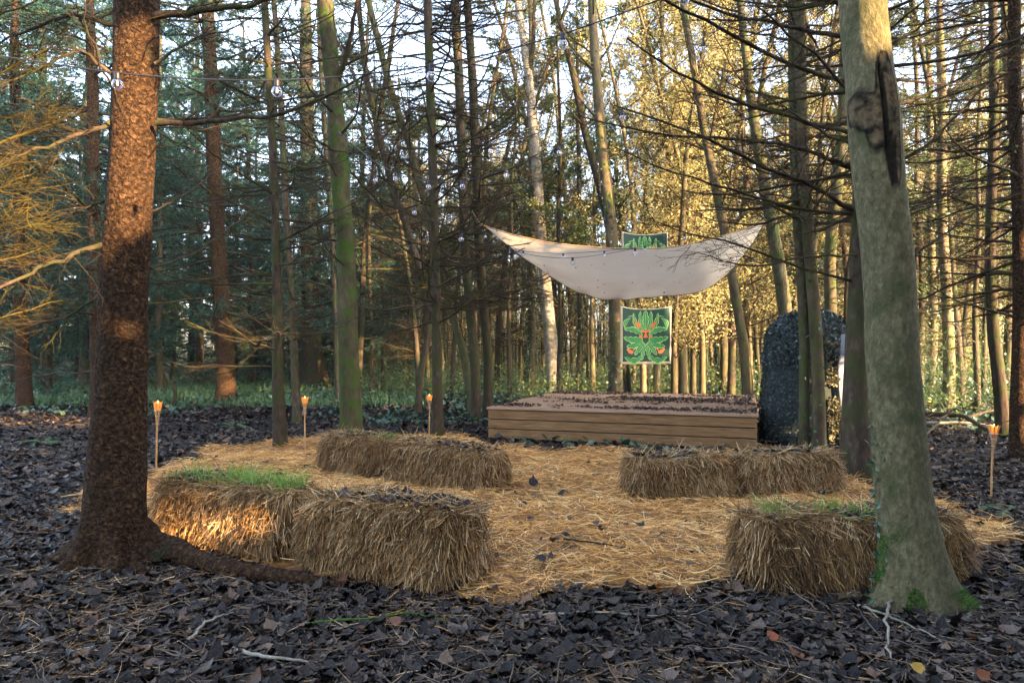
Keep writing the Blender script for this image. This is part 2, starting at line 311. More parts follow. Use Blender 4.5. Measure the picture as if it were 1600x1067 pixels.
def limbs(trunkP, trunkR, n, z0, z1, Lf, el=(-10, 20), az=None, K=9, droop=.15, tip=.2, rr=(.2, .3), rcap=.03, azs=None):
    """first-order branches round a trunk polyline (K,3)"""
    z = np.sort(rng.uniform(z0, z1, n)) if np.ndim(z0) == 0 else z0
    n = len(z); zz = trunkP[:, 2]
    c = np.stack([np.interp(z, zz, trunkP[:, k]) for k in range(3)], 1); tr = np.interp(z, zz, trunkR)
    if azs is None:
        azs = rng.uniform(0, 2*PI, n) if az is None else np.radians(rng.normal(az[0], az[1], n))
    e = np.radians(rng.uniform(el[0], el[1], n))
    D = np.stack([np.cos(azs)*np.cos(e), np.sin(azs)*np.cos(e), np.sin(e)], 1)
    L = Lf(z)*rng.uniform(.6, 1.15, n); s = np.linspace(0, 1, K)[None, :, None]
    perp = np.stack([-np.sin(azs), np.cos(azs), 0*azs], 1)
    P = c[:, None]+D[:, None]*(s*L[:, None, None])+UP*((-droop*s**1.5+tip*s**3)*L[:, None, None])+perp[:, None]*(rng.normal(0, .12, (n, 1, 1))*s*s*L[:, None, None])
    P[:, 1:] += np.cumsum(rng.normal(0, .012, (n, K-1, 3)), 1)*L[:, None, None]
    r0 = np.minimum(np.minimum(tr*rng.uniform(rr[0], rr[1], n), .011*L+.004), rcap)
    return P, r0[:, None]*(1-.8*s[..., 0])+.0015
def needles(mb, P, n, size=.05, w=.010, spread=1., droop=.0):
    N, K, _ = P.shape; i = np.repeat(np.arange(N), n); m = len(i); t = rng.random(m)
    p, T, _ = at_t(P, np.zeros(P.shape[:2]), i, t)
    D = nrm(T*.7+rng.normal(0, spread, (m, 3))*.6-UP*droop); s = size*rng.uniform(.6, 1.4, m)[:, None]
    sd = nrm(np.cross(D, rng.normal(0, 1, (m, 3))))*w/2*rng.uniform(.7, 1.3, (m, 1))
    V = np.stack([p-sd, p+sd, p+D*s], 1).reshape(-1, 3); k = np.arange(m)[:, None]*3
    mb.add(V, np.concatenate([k, k+1, k+2], 1), np.repeat(np.clip(rng.normal(.45, .25, m), 0, 1), 3))
LEAFV = [(0, 0, 0), (.5, .42, .06), (1.05, 0, -.05), (.5, -.42, .06)]; LEAFF = [(0, 1, 2, 3)]
def rand_axes(m, flat=0.):
    Z = rng.normal(0, 1, (m, 3)); Z[:, 2] = Z[:, 2]*(1-flat)+np.sign(Z[:, 2]+1e-6)*flat*2; Z[:, 2] = np.abs(Z[:, 2]) if flat else Z[:, 2]
    Z = nrm(Z); X = nrm(np.cross(Z, rng.normal(0, 1, (m, 3)))); return X, np.cross(Z, X), Z
def leaves(mb, pos, size, flat=.25, a=None):
    m = len(pos); X, Y, Z = rand_axes(m, flat)
    if a is None: a = np.clip(rng.normal(.45, .25, m), 0, 1)
    mb.inst(LEAFV, LEAFF, pos, X, Y, Z, size*rng.uniform(.6, 1.3, m), a)
def leaves_on(mb, P, n, size, spread=.08, flat=.25):
    N = P.shape[0]; i = np.repeat(np.arange(N), n); t = rng.random(len(i))**.7
    p, _, _ = at_t(P, np.zeros(P.shape[:2]), i, t)
    leaves(mb, p+rng.normal(0, spread, p.shape), size, flat)

def resample(pts, n):
    pts = np.asarray(pts, float); z = pts[:, 2]; zz = np.linspace(z[0], z[-1], n)
    # smooth interpolation (Catmull-like through numpy cubic smoothing of linear)
    out = np.stack([np.interp(zz, z, pts[:, k]) for k in range(pts.shape[1])], 1)
    for _ in range(3):
        out[1:-1] = out[1:-1]*.5+(out[:-2]+out[2:])*.25
    return out
def trunk_mesh(mb, P, R, S=20, rough=.03, flare=0., lobes=5, fz=.35, ns=3., groove=0.):
    """trunk with its own bumps, root flare and knots"""
    P = np.asarray(P); K = len(P); th = np.arange(S)*2*PI/S; z = P[:, 2:3]; ph = rng.uniform(0, 6, 3)
    lob = .5+.5*np.cos(lobes*th+ph[0])*.7+.3*np.cos((lobes-2)*th+ph[1])
    fl = flare*np.exp(-np.maximum(z-P[0, 2], 0)/fz)*(.35+.9*np.clip(lob, 0, 1.3)[None])
    d = np.stack([np.cos(th), np.sin(th), 0*th], 1)
    V = P[:, None]+R[:, None, None]*d[None]
    n = fbm(V*np.array([1, 1, .6]), ns, 4, 2)*rough
    rad = R[:, None]*(1+n+fl)
    return mb.grid(P[:, None]+rad[..., None]*d[None], None, 0, True)

def px_trunk(pts, d, top=12., ybase=None):
    """(px,py,width px) points of the photo, d metres away -> world centreline and radii, carried on above the frame"""
    Wp = np.array([[*wp(x, y, d), w/2/F*d] for x, y, w in pts])
    if Wp[0, 2] > 0: Wp = np.vstack([[Wp[0, 0], d, 0, Wp[0, 3]*1.05], Wp])
    Wp = Wp[np.argsort(Wp[:, 2])]
    a = Wp[-1]; b = Wp[-3] if len(Wp) > 3 else Wp[0]
    if a[2] < top:
        sl = (a-b)/max(a[2]-b[2], .3); sl[1] = 0
        dz = top-a[2]; e = a+sl*dz*.6; e[2] = top; e[3] = max(.25*a[3], .012); Wp = np.vstack([Wp, e])
    Wp[0, 2] -= .12
    return Wp
def make_tree(name, pts, d, label, bark='bark_dark', twig='twig', top=11., group=None, cat='tree', flare=.5, nb=30, z=(.8, 99), L=1.6,
              tw=16, st=5, el=(-12, 22), az=None, needle=0, leaf=0, leafm='leaf', S=18, rough=.04, droop=.15, moss=False, ivy=0, extra=None, up=False, fz=.3, rmin=.0016, gold=False, nsize=.055, lsize=.055):
    Wp = px_trunk(pts, d, top); base = np.array([np.interp(0, Wp[:, 2], Wp[:, 0]), d, 0.])
    n = max(24, int(top/.16)); R_ = resample(Wp, n); P, R = R_[:, :3], np.maximum(R_[:, 3], .008)
    P[:, 1] += .03*np.sin(P[:, 2]*1.3+d)
    root = empty(name, base, label, cat, group)
    mb = MB(); trunk_mesh(mb, P, R, S, rough, flare, fz=fz); mb.build('trunk', M[bark], root, origin=base)
    vis = min(top, EYE+HZ/F*d+1.2); z1 = min(z[1], vis)
    cr = MB()
    if nb:
        LP, LR = limbs(P, R, nb, z[0], z1, (lambda q: L*(1-.25*q/top)), el, az, droop=droop, tip=.5 if up else .2)
        cr.tubes(LP, LR, 5)
        tP, tR = spawn(LP, LR, tw, 5, .12, 1, 55, lambda t, pl: .36*pl*(1.15-t), lift=.3 if up else .02, rmin=rmin); cr.tubes(tP, tR, 3)
        if st:
            sP, sR = spawn(tP, tR, st, 3, .15, 1, 45, lambda t, pl: .45*pl*(1.15-t)+.03, rmin=rmin*.85); cr.tubes(sP, sR, 3)
        else: sP = tP
    if extra is not None: extra(cr, P, R)
    if cr.v: cr.build('crown', M[twig], root, origin=base)
    fo = MB()
    if needle and nb: needles(fo, sP, needle, nsize, nsize*.17)
    if fo.v: fo.build('needle_foliage', M['needle'], root, smooth=False, origin=base)
    fo = MB()
    if leaf and nb: leaves_on(fo, sP, leaf, lsize, .06)
    if fo.v: fo.build('leaf_foliage', M[leafm], root, smooth=False, origin=base)
    if ivy:
        iv = MB(); m = ivy; zz = rng.beta(1, 1.6, m)*(vis*.8); c = np.stack([np.interp(zz, P[:, 2], P[:, k]) for k in range(3)], 1)
        th = rng.uniform(0, 2*PI, m); rr = np.interp(zz, P[:, 2], R)+np.abs(rng.normal(0, .05, m))+.01
        keep = noise(np.stack([th, zz, 0*zz], 1), 1.3, int(d*7)) > -.25
        pp = c+np.stack([np.cos(th)*rr, np.sin(th)*rr, rng.normal(0, .03, m)], 1); leaves(iv, pp[keep], .065, 0)
        iv.build('ivy', M['ivy'], root, smooth=False, origin=base)
    return root, P, R
def copy_tree(o, loc, rz, sc=1., label=None, group=None):
    c = o.copy(); COL.objects.link(c); c.location = [float(q) for q in loc]; c.rotation_euler = (0, 0, rz); c.scale = (sc,)*3
    if label: c['label'] = label
    if group: c['group'] = group
    for ch in o.children:
        k = ch.copy(); COL.objects.link(k); k.parent = c
    return c

# ---------------------------------------------------------------- the ground
def sheet(x0, x1, y0, y1, nx, ny, dz=0):
    X, Y = np.meshgrid(np.linspace(x0, x1, nx), np.linspace(y0, y1, ny)); return np.stack([X, Y, ground_z(X, Y)+dz], -1)
gx = np.sign(np.linspace(-1, 1, 281))*np.abs(np.linspace(-1, 1, 281))**2.2*260
gy = np.linspace(0, 1, 300)**2.2*420-20
gy = np.concatenate([np.linspace(-200, -5, 40), np.linspace(-4.5, 26, 240), 26+np.linspace(.02, 1, 80)**2*380])
X, Y = np.meshgrid(gx, gy); fade = np.clip(1-np.hypot(X, Y)/60, 0, 1)
tag(MB().grid(np.stack([X, Y, ground_z(X, Y)*fade-.03*(1-fade)], -1)).build('ground', M['soil']), kind='structure')

def pip(x, y, poly):
    ins = np.zeros(x.shape, bool); j = len(poly)-1
    for i in range(len(poly)):
        xi, yi = poly[i]; xj, yj = poly[j]
        ins ^= ((yi > y) != (yj > y)) & (x < (xj-xi)*(y-yi)/(yj-yi+1e-12)+xi); j = i
    return ins
straw_px = [(120, 768), (215, 757), (250, 742), (330, 700), (420, 688), (500, 682), (640, 682), (700, 678), (760, 693), (900, 702), (1010, 712), (1180, 712), (1330, 715), (1360, 765), (1420, 770), (1500, 792),
            (1575, 830), (1540, 850), (1380, 850), (1200, 850), (1140, 905), (1050, 920), (900, 935), (780, 930), (700, 900), (450, 880), (240, 800), (120, 790)]
straw_poly = [tuple(gp(x, y)[:2]) for x, y in straw_px]
def straw_mask(x, y, e=.0):
    jx = x+.16*noise2(x, y, 3., 1)+.06*noise2(x, y, 11, 2); jy = y+.22*noise2(x, y, 3., 4)+.08*noise2(x, y, 11, 6)
    return pip(jx, jy, straw_poly)
def frustum_pts(n, d0, d1, margin=.6, p=1.):
    """random ground points in view, density falling with distance"""
    d = d0*(d1/d0)**rng.random(n) if p == 1 else np.sqrt(rng.uniform(d0**2, d1**2, n))
    x = rng.uniform(-1, 1, n)*(.77*d+margin); return x, d

# leaf litter: curled leaves lying over each other
def leaf_template(curl, fold):
    ang = [0, .35, .8, 1.3, 1.85, 2.45, PI, 3.83, 4.43, 4.98, 5.48, 5.93]; rad = [.62, .47, .46, .42, .44, .40, .36, .39, .45, .42, .45, .48]
    V = [(0, 0, 0)]
    for a, r in zip(ang, rad):
        x, y = r*math.cos(a), r*math.sin(a)*.95; V.append((x, y, fold*abs(y)*.9+curl*(x*x+.4*y*x)*1.3))
    Fc = [(0, i, i % 12+1) for i in range(1, 13)]; return V, Fc
lt = MB()
for n, d0, d1, p, s0 in ((52000, 2.1, 7.5, 1, .050), (36000, 5, 16, 2, .07), (26000, 13, 30, 2, .12)):
    x, y = frustum_pts(n, d0, d1, p=p)
    k = ~straw_mask(x, y) | (rng.random(n) < .014); x, y = x[k], y[k]
    for q, (cu, fo_) in enumerate(((.6, .3), (-.4, .5), (.25, -.35), (1.2, .8))):
        s = slice(q, None, 4); m = len(x[s]); X_, Y_, Z_ = rand_axes(m, .0)
        Z_ = nrm(np.stack([rng.normal(0, .25, m), rng.normal(0, .25, m), np.ones(m)], 1)); X_ = nrm(np.cross(Z_, rng.normal(0, 1, (m, 3)))); Y_ = np.cross(Z_, X_)*rng.uniform(.55, 1.05, (m, 1))
        TV, TF = leaf_template(cu, fo_)
        a = rng.random(m); pos = np.stack([x[s], y[s], ground_z(x[s], y[s])+rng.uniform(.004, .03, m)+.045*straw_mask(x[s], y[s])], 1)
        lt.inst(TV, TF, pos, X_, Y_, Z_, s0*np.clip(rng.lognormal(-.1, .38, m), .35, 1.9), a)
tag(lt.build('leaf_litter', M['litter'], smooth=True), 'dark wet fallen leaves covering the forest floor around the straw', 'leaf litter', kind='stuff')

# straw spread on the ground between the bales
def strands(mb, pos, D, L, W, a, K=4, bend=.25, sidev=None):
    m = len(pos); s = np.linspace(0, 1, K)[None, :, None]; L = L[:, None, None]
    bd = rng.normal(0, bend, (m, 3))
    P = pos[:, None]+(D[:, None]*s+bd[:, None]*(s*s-s*.6))*L
    side = nrm(np.cross(D, rng.normal(0, 1, (m, 3)))) if sidev is None else sidev
    mb.ribbons(P, W[:, None]*np.linspace(1, .6, K)[None], side, a)
xs = np.array(straw_poly); sb = MB()
n = 125000; y = rng.uniform(xs[:, 1].min()-.3, xs[:, 1].max()+.4, n); x = rng.uniform(xs[:, 0].min()-.4, xs[:, 0].max()+.4, n)
k = (straw_mask(x, y) & (noise2(x, y, 1.9, 51)+.5*noise2(x, y, 7, 52)+rng.normal(0, .15, n) < .68)) | (rng.random(n) < .012); x, y = x[k], y[k]
k = (rng.random(len(x)) < np.clip(1.25-(y-3)/9, .35, 1)); x, y = x[k], y[k]; m = len(x)
hump = .07*np.clip(noise2(x, y, 2.2, 9)+.2, 0, 1)+.045*np.clip(noise2(x, y, 6, 12), 0, 1)
ins = straw_mask(x, y)
pos = np.stack([x, y, ground_z(x, y)+.012+hump*ins+rng.random(m)**2*.03], 1)
az = rng.uniform(0, 2*PI, m)+.8*noise2(x, y, 3, 15); D = nrm(np.stack([np.cos(az), np.sin(az), rng.normal(0, .16, m)], 1))
strands(sb, pos, D, rng.uniform(.05, .2, m), rng.uniform(.003, .007, m), np.clip(rng.normal(.52, .33, m)+.2*noise2(x, y, 1.4, 13)+.2*noise2(x, y, 3, 3)+.15*noise2(x, y, 12, 4), 0, 1), bend=.22)
x_, y_ = np.meshgrid(np.linspace(-5.6, 5, 340), np.linspace(3, 10.5, 260)); ins = straw_mask(x_, y_)
hz_ = ground_z(x_, y_)+np.where(ins, .010, -.06)+ins*(.07*np.clip(noise2(x_, y_, 2.2, 9)+.2, 0, 1)+.045*np.clip(noise2(x_, y_, 6, 12), 0, 1))
sb.grid(np.stack([x_, y_, hz_], -1), np.clip(.04+.2*noise2(x_, y_, 14, 4), 0, 1))
tag(sb.build('straw', M['straw'], smooth=False), 'loose golden straw spread over the ground between the hay bales', 'straw', kind='stuff')

# needles, bark bits and thin twigs over the litter, stray straws
tb = MB(); x, y = frustum_pts(13000, 2.1, 12); m = len(x)
az = rng.uniform(0, 2*PI, m); D = nrm(np.stack([np.cos(az), np.sin(az), rng.normal(0, .1, m)], 1)); L = .02+.26*rng.random(m)**2.2
s = np.linspace(0, 1, 5)[None, :, None]; P = np.stack([x, y, ground_z(x, y)+.03], 1)[:, None]+D[:, None]*s*L[:, None, None]
P[:, 1:] += np.cumsum(rng.normal(0, .05, (m, 4, 3))*np.array([1, 1, .3]), 1)*L[:, None, None]
tb.tubes(P, rng.uniform(.0012, .0042, m)[:, None]*np.linspace(1, .5, 5)[None], 4)
tag(tb.build('ground_twigs', mat('fallen_twig', [(.3, (.06, .04, .028)), (.6, (.16, .115, .08)), (.8, (.3, .23, .17))], 5, 3, .8)), 'thin broken twigs scattered over the leaf litter', 'twigs', kind='stuff')
sw = MB(); x, y = frustum_pts(11000, 2.1, 9); k = (noise2(x, y, 1.1, 21) > .2) | (rng.random(len(x)) < .18); x, y = x[k], y[k]; m = len(x)
az = rng.uniform(0, 2*PI, m); D = nrm(np.stack([np.cos(az), np.sin(az), rng.normal(0, .08, m)], 1))
strands(sw, np.stack([x, y, ground_z(x, y)+.034], 1), D, rng.uniform(.04, .2, m), rng.uniform(.0022, .0045, m), rng.uniform(.2, 1, m))
tag(sw.build('stray_straw', M['bale'], smooth=False), 'stray straws lying on the dark leaf litter', 'straw', kind='stuff')

# green ground cover: ivy leaves behind, thin grass in the clearing at the left
iv = MB(); n = 80000; x, y = frustum_pts(n, 7.5, 40, p=2)
k = (noise2(x, y, .45, 31)+.5*noise2(x, y, 1.6, 32) > .28-.05*np.clip(y-7, 0, 9)) & ~straw_mask(x, y) & ((x > -2.5) | (y > 13)); x, y = x[k], y[k]; m = len(x)
leaves(iv, np.stack([x, y, ground_z(x, y)+.03+rng.random(m)**2*np.clip((y-9)*.025, .05, .45)], 1), .06+.0016*np.clip(y, 0, 40).mean(), .55)
tag(iv.build('ground_ivy', M['ivy'], smooth=False), 'low ivy leaves covering the ground under the trees behind the stage', 'ground cover', kind='stuff')
gb = MB(); n = 36000; y = rng.uniform(15, 40, n); x = -rng.uniform(.12, .85, n)*y
k = noise2(x, y, .35, 41) > -.45; x, y = x[k], y[k]; m = len(x)
D = nrm(np.stack([rng.normal(0, .35, m), rng.normal(0, .35, m), np.ones(m)], 1))
strands(gb, np.stack([x, y, ground_z(x, y)], 1), D, rng.uniform(.08, .3, m), rng.uniform(.010, .024, m), rng.random(m), K=3)
tag(gb.build('grass', M['grass_far'], smooth=False), 'short green grass in the clearing behind the left trees', 'grass', kind='stuff')
# ---------------------------------------------------------------- hay bales
def hay_bale(p0, p1, depth, h, label, n=9000, grass=(), debris=.5, a0=.5, ht=None):
    """p0,p1: ground points of the near long bottom edge, left to right"""
    p0 = np.array(p0[:2]); p1 = np.array(p1[:2]); L = np.linalg.norm(p1-p0); u = (p1-p0)/L; v = np.array([-u[1], u[0]]); p0 = p0+u*.06+v*.05; p1 = p1-u*.06+v*.05; L -= .12; depth -= .08; h *= .95
    c = (p0+p1)/2+v*depth/2; rz = math.atan2(u[1], u[0])
    root = empty('hay_bale', (*c, 0), label, 'hay bale', 'hay bales set as seats round the straw', rz)
    hx, hy = L/2, depth/2; seed = int(rng.integers(1000))
    # body: a soft-cornered block
    def surf(q):     # q (...,3) in [-1,1] cube surface -> soft block
        sgn = np.sign(q); e = 5.; r = (np.abs(q)**e).sum(-1, keepdims=True)**(-1/e)
        s = q*np.where(np.abs(q).max(-1, keepdims=True) > 0, r, 1)*1.02
        P = np.stack([s[..., 0]*hx, s[..., 1]*hy, (s[..., 2]+1)*h/2], -1)
        top = np.clip(s[..., 2], 0, 1)
        P[..., 2] += .03*noise(P*np.array([1, 1, 0]), 2.2, seed)*top+.012*noise(P, 9, seed)
        P[..., 1] += .018*noise(P, 3.3, seed+1)*np.sign(q[..., 1])*(np.abs(q[..., 1]) > .9)+(-.05)*q[..., 2]*q[..., 1]*.5
        return P
    mb = MB(); g_ = np.linspace(-1, 1, 26)
    A, B = np.meshgrid(g_, g_)
    for ax in range(3):
        for sg in (-1, 1):
            q = np.empty(A.shape+(3,)); q[..., ax] = sg; q[..., (ax+1) % 3] = A*(1 if sg > 0 else -1); q[..., (ax+2) % 3] = B
            mb.grid(surf(q*.985))
    mb.build('packed_body', M['bale_core'], root)
    # straw ends hanging down the sides and lying over the top
    st = MB()
    ws = np.array([L*h*2, depth*h*1.1, depth*h*1.1, L*depth*1.1]); ws = ws/ws.sum(); nn = (ws*n).astype(int)
    for f, m in enumerate(nn):
        a = rng.uniform(-1, 1, m); b = rng.uniform(-1, 1, m)
        if f == 0: q = np.stack([a, -np.ones(m), b], 1); N_ = np.array([0, -1, 0.])
        elif f == 1: q = np.stack([np.ones(m), a, b], 1); N_ = np.array([1, 0, 0.])
        elif f == 2: q = np.stack([-np.ones(m), a, b], 1); N_ = np.array([-1, 0, 0.])
        else: q = np.stack([a, b, np.ones(m)], 1); N_ = np.array([0, 0, 1.])
        P = surf(q); cl = noise(P, 7, seed+5)
        if f < 3:
            side = np.cross(N_, UP)
            fan = (.6*noise(P, 3.1, seed+2)+.4*noise(P, 9, seed+12)+rng.normal(0, .38, m))[:, None]
            D = nrm(-UP[None]*1.+N_[None]*(.30+.22*rng.random(m)[:, None]+.3*np.clip(cl, 0, 1)[:, None])+side[None]*fan)
            wild = rng.random(m) < .26; D[wild] = nrm(N_[None]*.5+rng.normal(0, 1, (wild.sum(), 3)))
            L_ = rng.uniform(.05, .15, m)*(1-.3*wild); P = P-N_*.008; P[:, 2] += .03
            L_ = np.minimum(L_, np.maximum(P[:, 2], .03)*1.15)
        else:
            D = nrm(rng.normal(0, 1, (m, 3))*np.array([1, 1, .12])+UP*.05); P = P+UP*.006; L_ = rng.uniform(.05, .17, m)
            edge = np.abs(b) > .8; D[edge] = nrm(D[edge]*.6+np.stack([0*b[edge], np.sign(b[edge]), -.5+0*b[edge]], 1))
        k = noise(P, 3.5, seed+9)+rng.normal(0, .3, m) > -.75
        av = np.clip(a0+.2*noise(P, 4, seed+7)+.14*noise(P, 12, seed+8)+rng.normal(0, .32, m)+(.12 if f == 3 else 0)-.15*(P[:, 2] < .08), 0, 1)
        strands(st, P[k], D[k], L_[k], rng.uniform(.0028, .0066, m)[k], av[k], K=4, bend=.18, sidev=None)
    st.build('loose_straw', M['bale'], root, smooth=False)
    # dark leaves and mould on top
    if debris:
        db = MB(); m = int(260*debris*L); x = rng.uniform(-hx, hx, m)*.95; y = rng.uniform(-hy, hy, m)*.9
        k = noise2(x*1., y*1., 4, seed+3) > .35-.7*debris; x, y = x[k], y[k]; m = len(x)
        q = np.stack([x/hx, y/hy, np.ones(m)], 1); pos = surf(q)+UP*.016
        TV, TF = leaf_template(.5, .3); Z_ = nrm(np.stack([rng.normal(0, .3, m), rng.normal(0, .3, m), np.ones(m)], 1)); X_ = nrm(np.cross(Z_, rng.normal(0, 1, (m, 3))))
        if m: db.inst(TV, TF, pos, X_, np.cross(Z_, X_), Z_, .06*rng.uniform(.5, 1.2, m), rng.random(m)**1.3*.9); tag(db.build('leaf_debris', M['litter'], root), kind='stuff')
    if grass:
        gm = MB()
        for gx0, gx1, gn, gl in grass:      # along the length, 0..1
            x = (rng.uniform(gx0, gx1, gn)*2-1)*hx; y = np.clip(rng.normal(-.1, .5, gn), -1, .95)*hy
            k = noise2(x, y, 6, seed+4)+rng.normal(0, .3, gn) > -.1; x, y = x[k], y[k]; m = len(x)
            pos = surf(np.stack([x/hx, y/hy, np.ones(m)], 1)); D = nrm(np.stack([rng.normal(0, .45, m), rng.normal(-.1, .4, m), np.ones(m)], 1))
            strands(gm, pos, D, gl*rng.uniform(.5, 1.25, m), rng.uniform(.003, .0055, m), rng.random(m), K=5, bend=.4)
        tag(gm.build('sprouting_grass', M['grass'], root, smooth=False), kind='stuff')
    return root
G = lambda x, y: gp(x, y)
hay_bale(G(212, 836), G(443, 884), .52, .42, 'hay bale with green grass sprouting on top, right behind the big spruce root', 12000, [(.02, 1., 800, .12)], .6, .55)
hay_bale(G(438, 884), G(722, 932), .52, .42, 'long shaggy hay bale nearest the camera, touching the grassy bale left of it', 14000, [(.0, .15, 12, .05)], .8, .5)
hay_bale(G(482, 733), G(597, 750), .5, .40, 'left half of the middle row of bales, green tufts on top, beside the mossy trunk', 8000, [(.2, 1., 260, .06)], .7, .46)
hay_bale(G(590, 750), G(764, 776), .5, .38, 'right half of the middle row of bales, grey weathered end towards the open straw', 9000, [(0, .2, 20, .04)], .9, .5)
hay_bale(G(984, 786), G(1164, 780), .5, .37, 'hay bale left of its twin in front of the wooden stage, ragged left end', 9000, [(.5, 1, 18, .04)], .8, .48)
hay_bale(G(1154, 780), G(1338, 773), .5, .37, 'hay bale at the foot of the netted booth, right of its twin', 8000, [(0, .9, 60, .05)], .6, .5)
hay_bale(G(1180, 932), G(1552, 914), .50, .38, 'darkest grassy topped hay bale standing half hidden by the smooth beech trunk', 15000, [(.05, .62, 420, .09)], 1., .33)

# ---------------------------------------------------------------- stage
A_ = gp(763, 684); B_ = gp(1183, 703); A_, B_ = A_[:2], B_[:2]
sc_ = np.array([.37, 14.0]); L = np.linalg.norm(B_-A_); u = (B_-A_)/L; v = np.array([-u[1], u[0]]); rz = math.atan2(u[1], u[0]); DEP = 4.0; H = .45
st_root = empty('wooden_stage', (*A_, 0), 'low wooden deck stage of grooved boards with dead leaves on top', 'stage', None, rz)
mb = MB()
def grooved(mb, L, z0, z1, y, t=.028, n=9, side=1, rzf=0):
    # cross-section with reeds, swept along x (board face towards -y)
    zs = []; ys = []
    for k in range(n):
        a0_ = z0+.004+(z1-z0-.008)*k/n; a1_ = z0+.004+(z1-z0-.008)*(k+1)/n; w = (a1_-a0_)
        zs += [a0_+.001, a0_+w*.2, a0_+w*.7, a1_-.001]; ys += [y+.004, y, y, y+.004]
    zs = [z0+.001]+zs+[z1-.001]; ys = [y+t]+ys+[y+t]
    prof = np.array([ys, zs]).T; V = np.stack([np.stack([np.full(len(prof), xx), prof[:, 0], prof[:, 1]], 1) for xx in np.linspace(0, L, 3)], 0)
    mb.grid(V)
    for e in (0, -1):
        ring = V[e]; mb.add(ring, [tuple(range(len(ring)))] if e else [tuple(range(len(ring)))[::-1]])
hb = (H-.035)/3
for k in range(3):
    mb = MB(); grooved(mb, L, k*hb+.004, (k+1)*hb-.004, 0); o = mb.build('front_board', M['plank'], st_root, smooth=False)
    mb = MB(); grooved(mb, DEP-.06, k*hb+.004, (k+1)*hb-.004, 0); o = mb.build('side_board', M['plank'], st_root, smooth=False); o.rotation_euler = (0, 0, -PI/2); o.location = (.0, DEP-.03, 0)
    o2 = o.copy(); COL.objects.link(o2); o2.rotation_euler = (0, 0, PI/2); o2.location = (L, .03, 0); o2.parent = st_root
mb = MB(); nb_ = 30; bw = DEP/nb_
for k in range(nb_):
    y0 = -.02+k*bw; mb.box((L/2, y0+bw/2, H-.014+.0015*math.sin(k*7)), (L+.04, bw-.006, .028))
mb.build('deck', M['plank_top'], st_root, smooth=False)
mb = MB(); mb.box((L/2, DEP-.02, (H-.04)/2), (L-.08, .03, H-.06)); mb.box((L/2, DEP/2, (H-.06)/2), (L-.2, DEP-.2, H-.1)); mb.build('inner_frame', M['bark_dark'], st_root, smooth=False)
mb = MB(); m = 15000; x = rng.uniform(0, L, m); y = rng.uniform(-.0, DEP, m)
k = noise2(x*.6, y*1.5, 1.6, 77)+.6*noise2(x, y*2, 5, 78)+.3*(x/L-.5)+.1*(y/DEP)+rng.normal(0, .22, m) > .34; x, y = x[k], y[k]; m = len(x)
TV, TF = leaf_template(.7, .4); Z_ = nrm(np.stack([rng.normal(0, .4, m), rng.normal(0, .4, m), np.ones(m)], 1)); X_ = nrm(np.cross(Z_, rng.normal(0, 1, (m, 3))))
mb.inst(TV, TF, np.stack([x, y, np.full(m, H+.008)+rng.random(m)*.012], 1), X_, np.cross(Z_, X_), Z_, .042*rng.uniform(.3, 1.2, m), rng.random(m)*.9)
tag(mb.build('leaf_debris', M['litter'], st_root), kind='stuff')

# ---------------------------------------------------------------- bamboo torches
def torch(px, pyt, pyb, label, d=None):
    d = d or EYE*F/(pyb-HZ); x = (px-CX)/F*d; top = EYE+(HZ-pyt)/F*d; k = top/.80
    r = empty('garden_torch', (x, d, 0), label, 'torch', 'bamboo torches burning round the seating'); r.rotation_euler = (rng.normal(0, .02), rng.normal(0, .03), rng.uniform(0, 6))
    z1 = .56*k; mb = MB(); zz = np.linspace(-.1, z1, 12)
    mb.tubes(np.stack([.004*np.sin(zz*6), .003*np.cos(zz*5), zz], 1), np.array([.0085+.0012*(i % 4 == 0) for i in range(12)]), 10, cap=True); mb.build('pole', M['bamboo'], r)
    c = 8; th = np.arange(c)*2*PI/c; s = np.array([0, .45, .7, 1.]); rad = np.array([.010, .018, .030, .046]); zh = np.array([z1-.02, z1+.55*(top-z1)*.6, z1+.6*(top-z1), top])
    for i in range(c):
        mb = MB(); P = np.stack([rad*math.cos(th[i]), rad*math.sin(th[i]), zh], 1); T = np.array([-math.sin(th[i]), math.cos(th[i]), 0])
        N_ = np.array([math.cos(th[i]), math.sin(th[i]), 0])
        w_ = np.array([.003, .0045, .0055, .0065])[:, None]
        V = np.stack([P-T*w_-N_*.0015, P+T*w_-N_*.0015, P+T*w_+N_*.0015, P-T*w_+N_*.0015], 1); mb.grid(V, None, 0, True); mb.build('slat', M['bamboo'], r)
    for z_, rr in ((zh[2], .032), (z1+.0, .0125), (zh[1], .021)):
        a = np.linspace(0, 2*PI, 25); mb = MB(); mb.tubes(np.stack([rr*np.cos(a), rr*np.sin(a), np.full(25, z_)], 1), np.full(25, .0022), 6); mb.build('binding', M['metal'], r)
    mb = MB(); mb.lathe([(0.001, zh[2]), (.024, zh[2]+.002), (.032, zh[2]+.03), (.038, top-.012), (.0355, top-.013), (.022, zh[2]+.008), (.001, zh[2]+.008)], 20); sh = mb.build('shade', M['flame_shade'], r)
    mb = MB(); q = top-zh[2]; mb.lathe([(.001, zh[2]+.01), (.008, zh[2]+.2*q), (.011, zh[2]+.45*q), (.007, zh[2]+.8*q), (.001, top+.012)], 12); mb.build('flame', M['flame'], sh)
    return r
torch(243, 627, 742, 'leftmost lit bamboo torch, standing behind the bale with green grass')
torch(477, 620, 703, 'lit bamboo torch between the thin left trunks and the mossy trunk')
torch(670, 617, 684, 'lit bamboo torch standing right beside the dark trunk left of the stage')
torch(1549, 664, 772, 'lit bamboo torch alone among leaves at the far right')

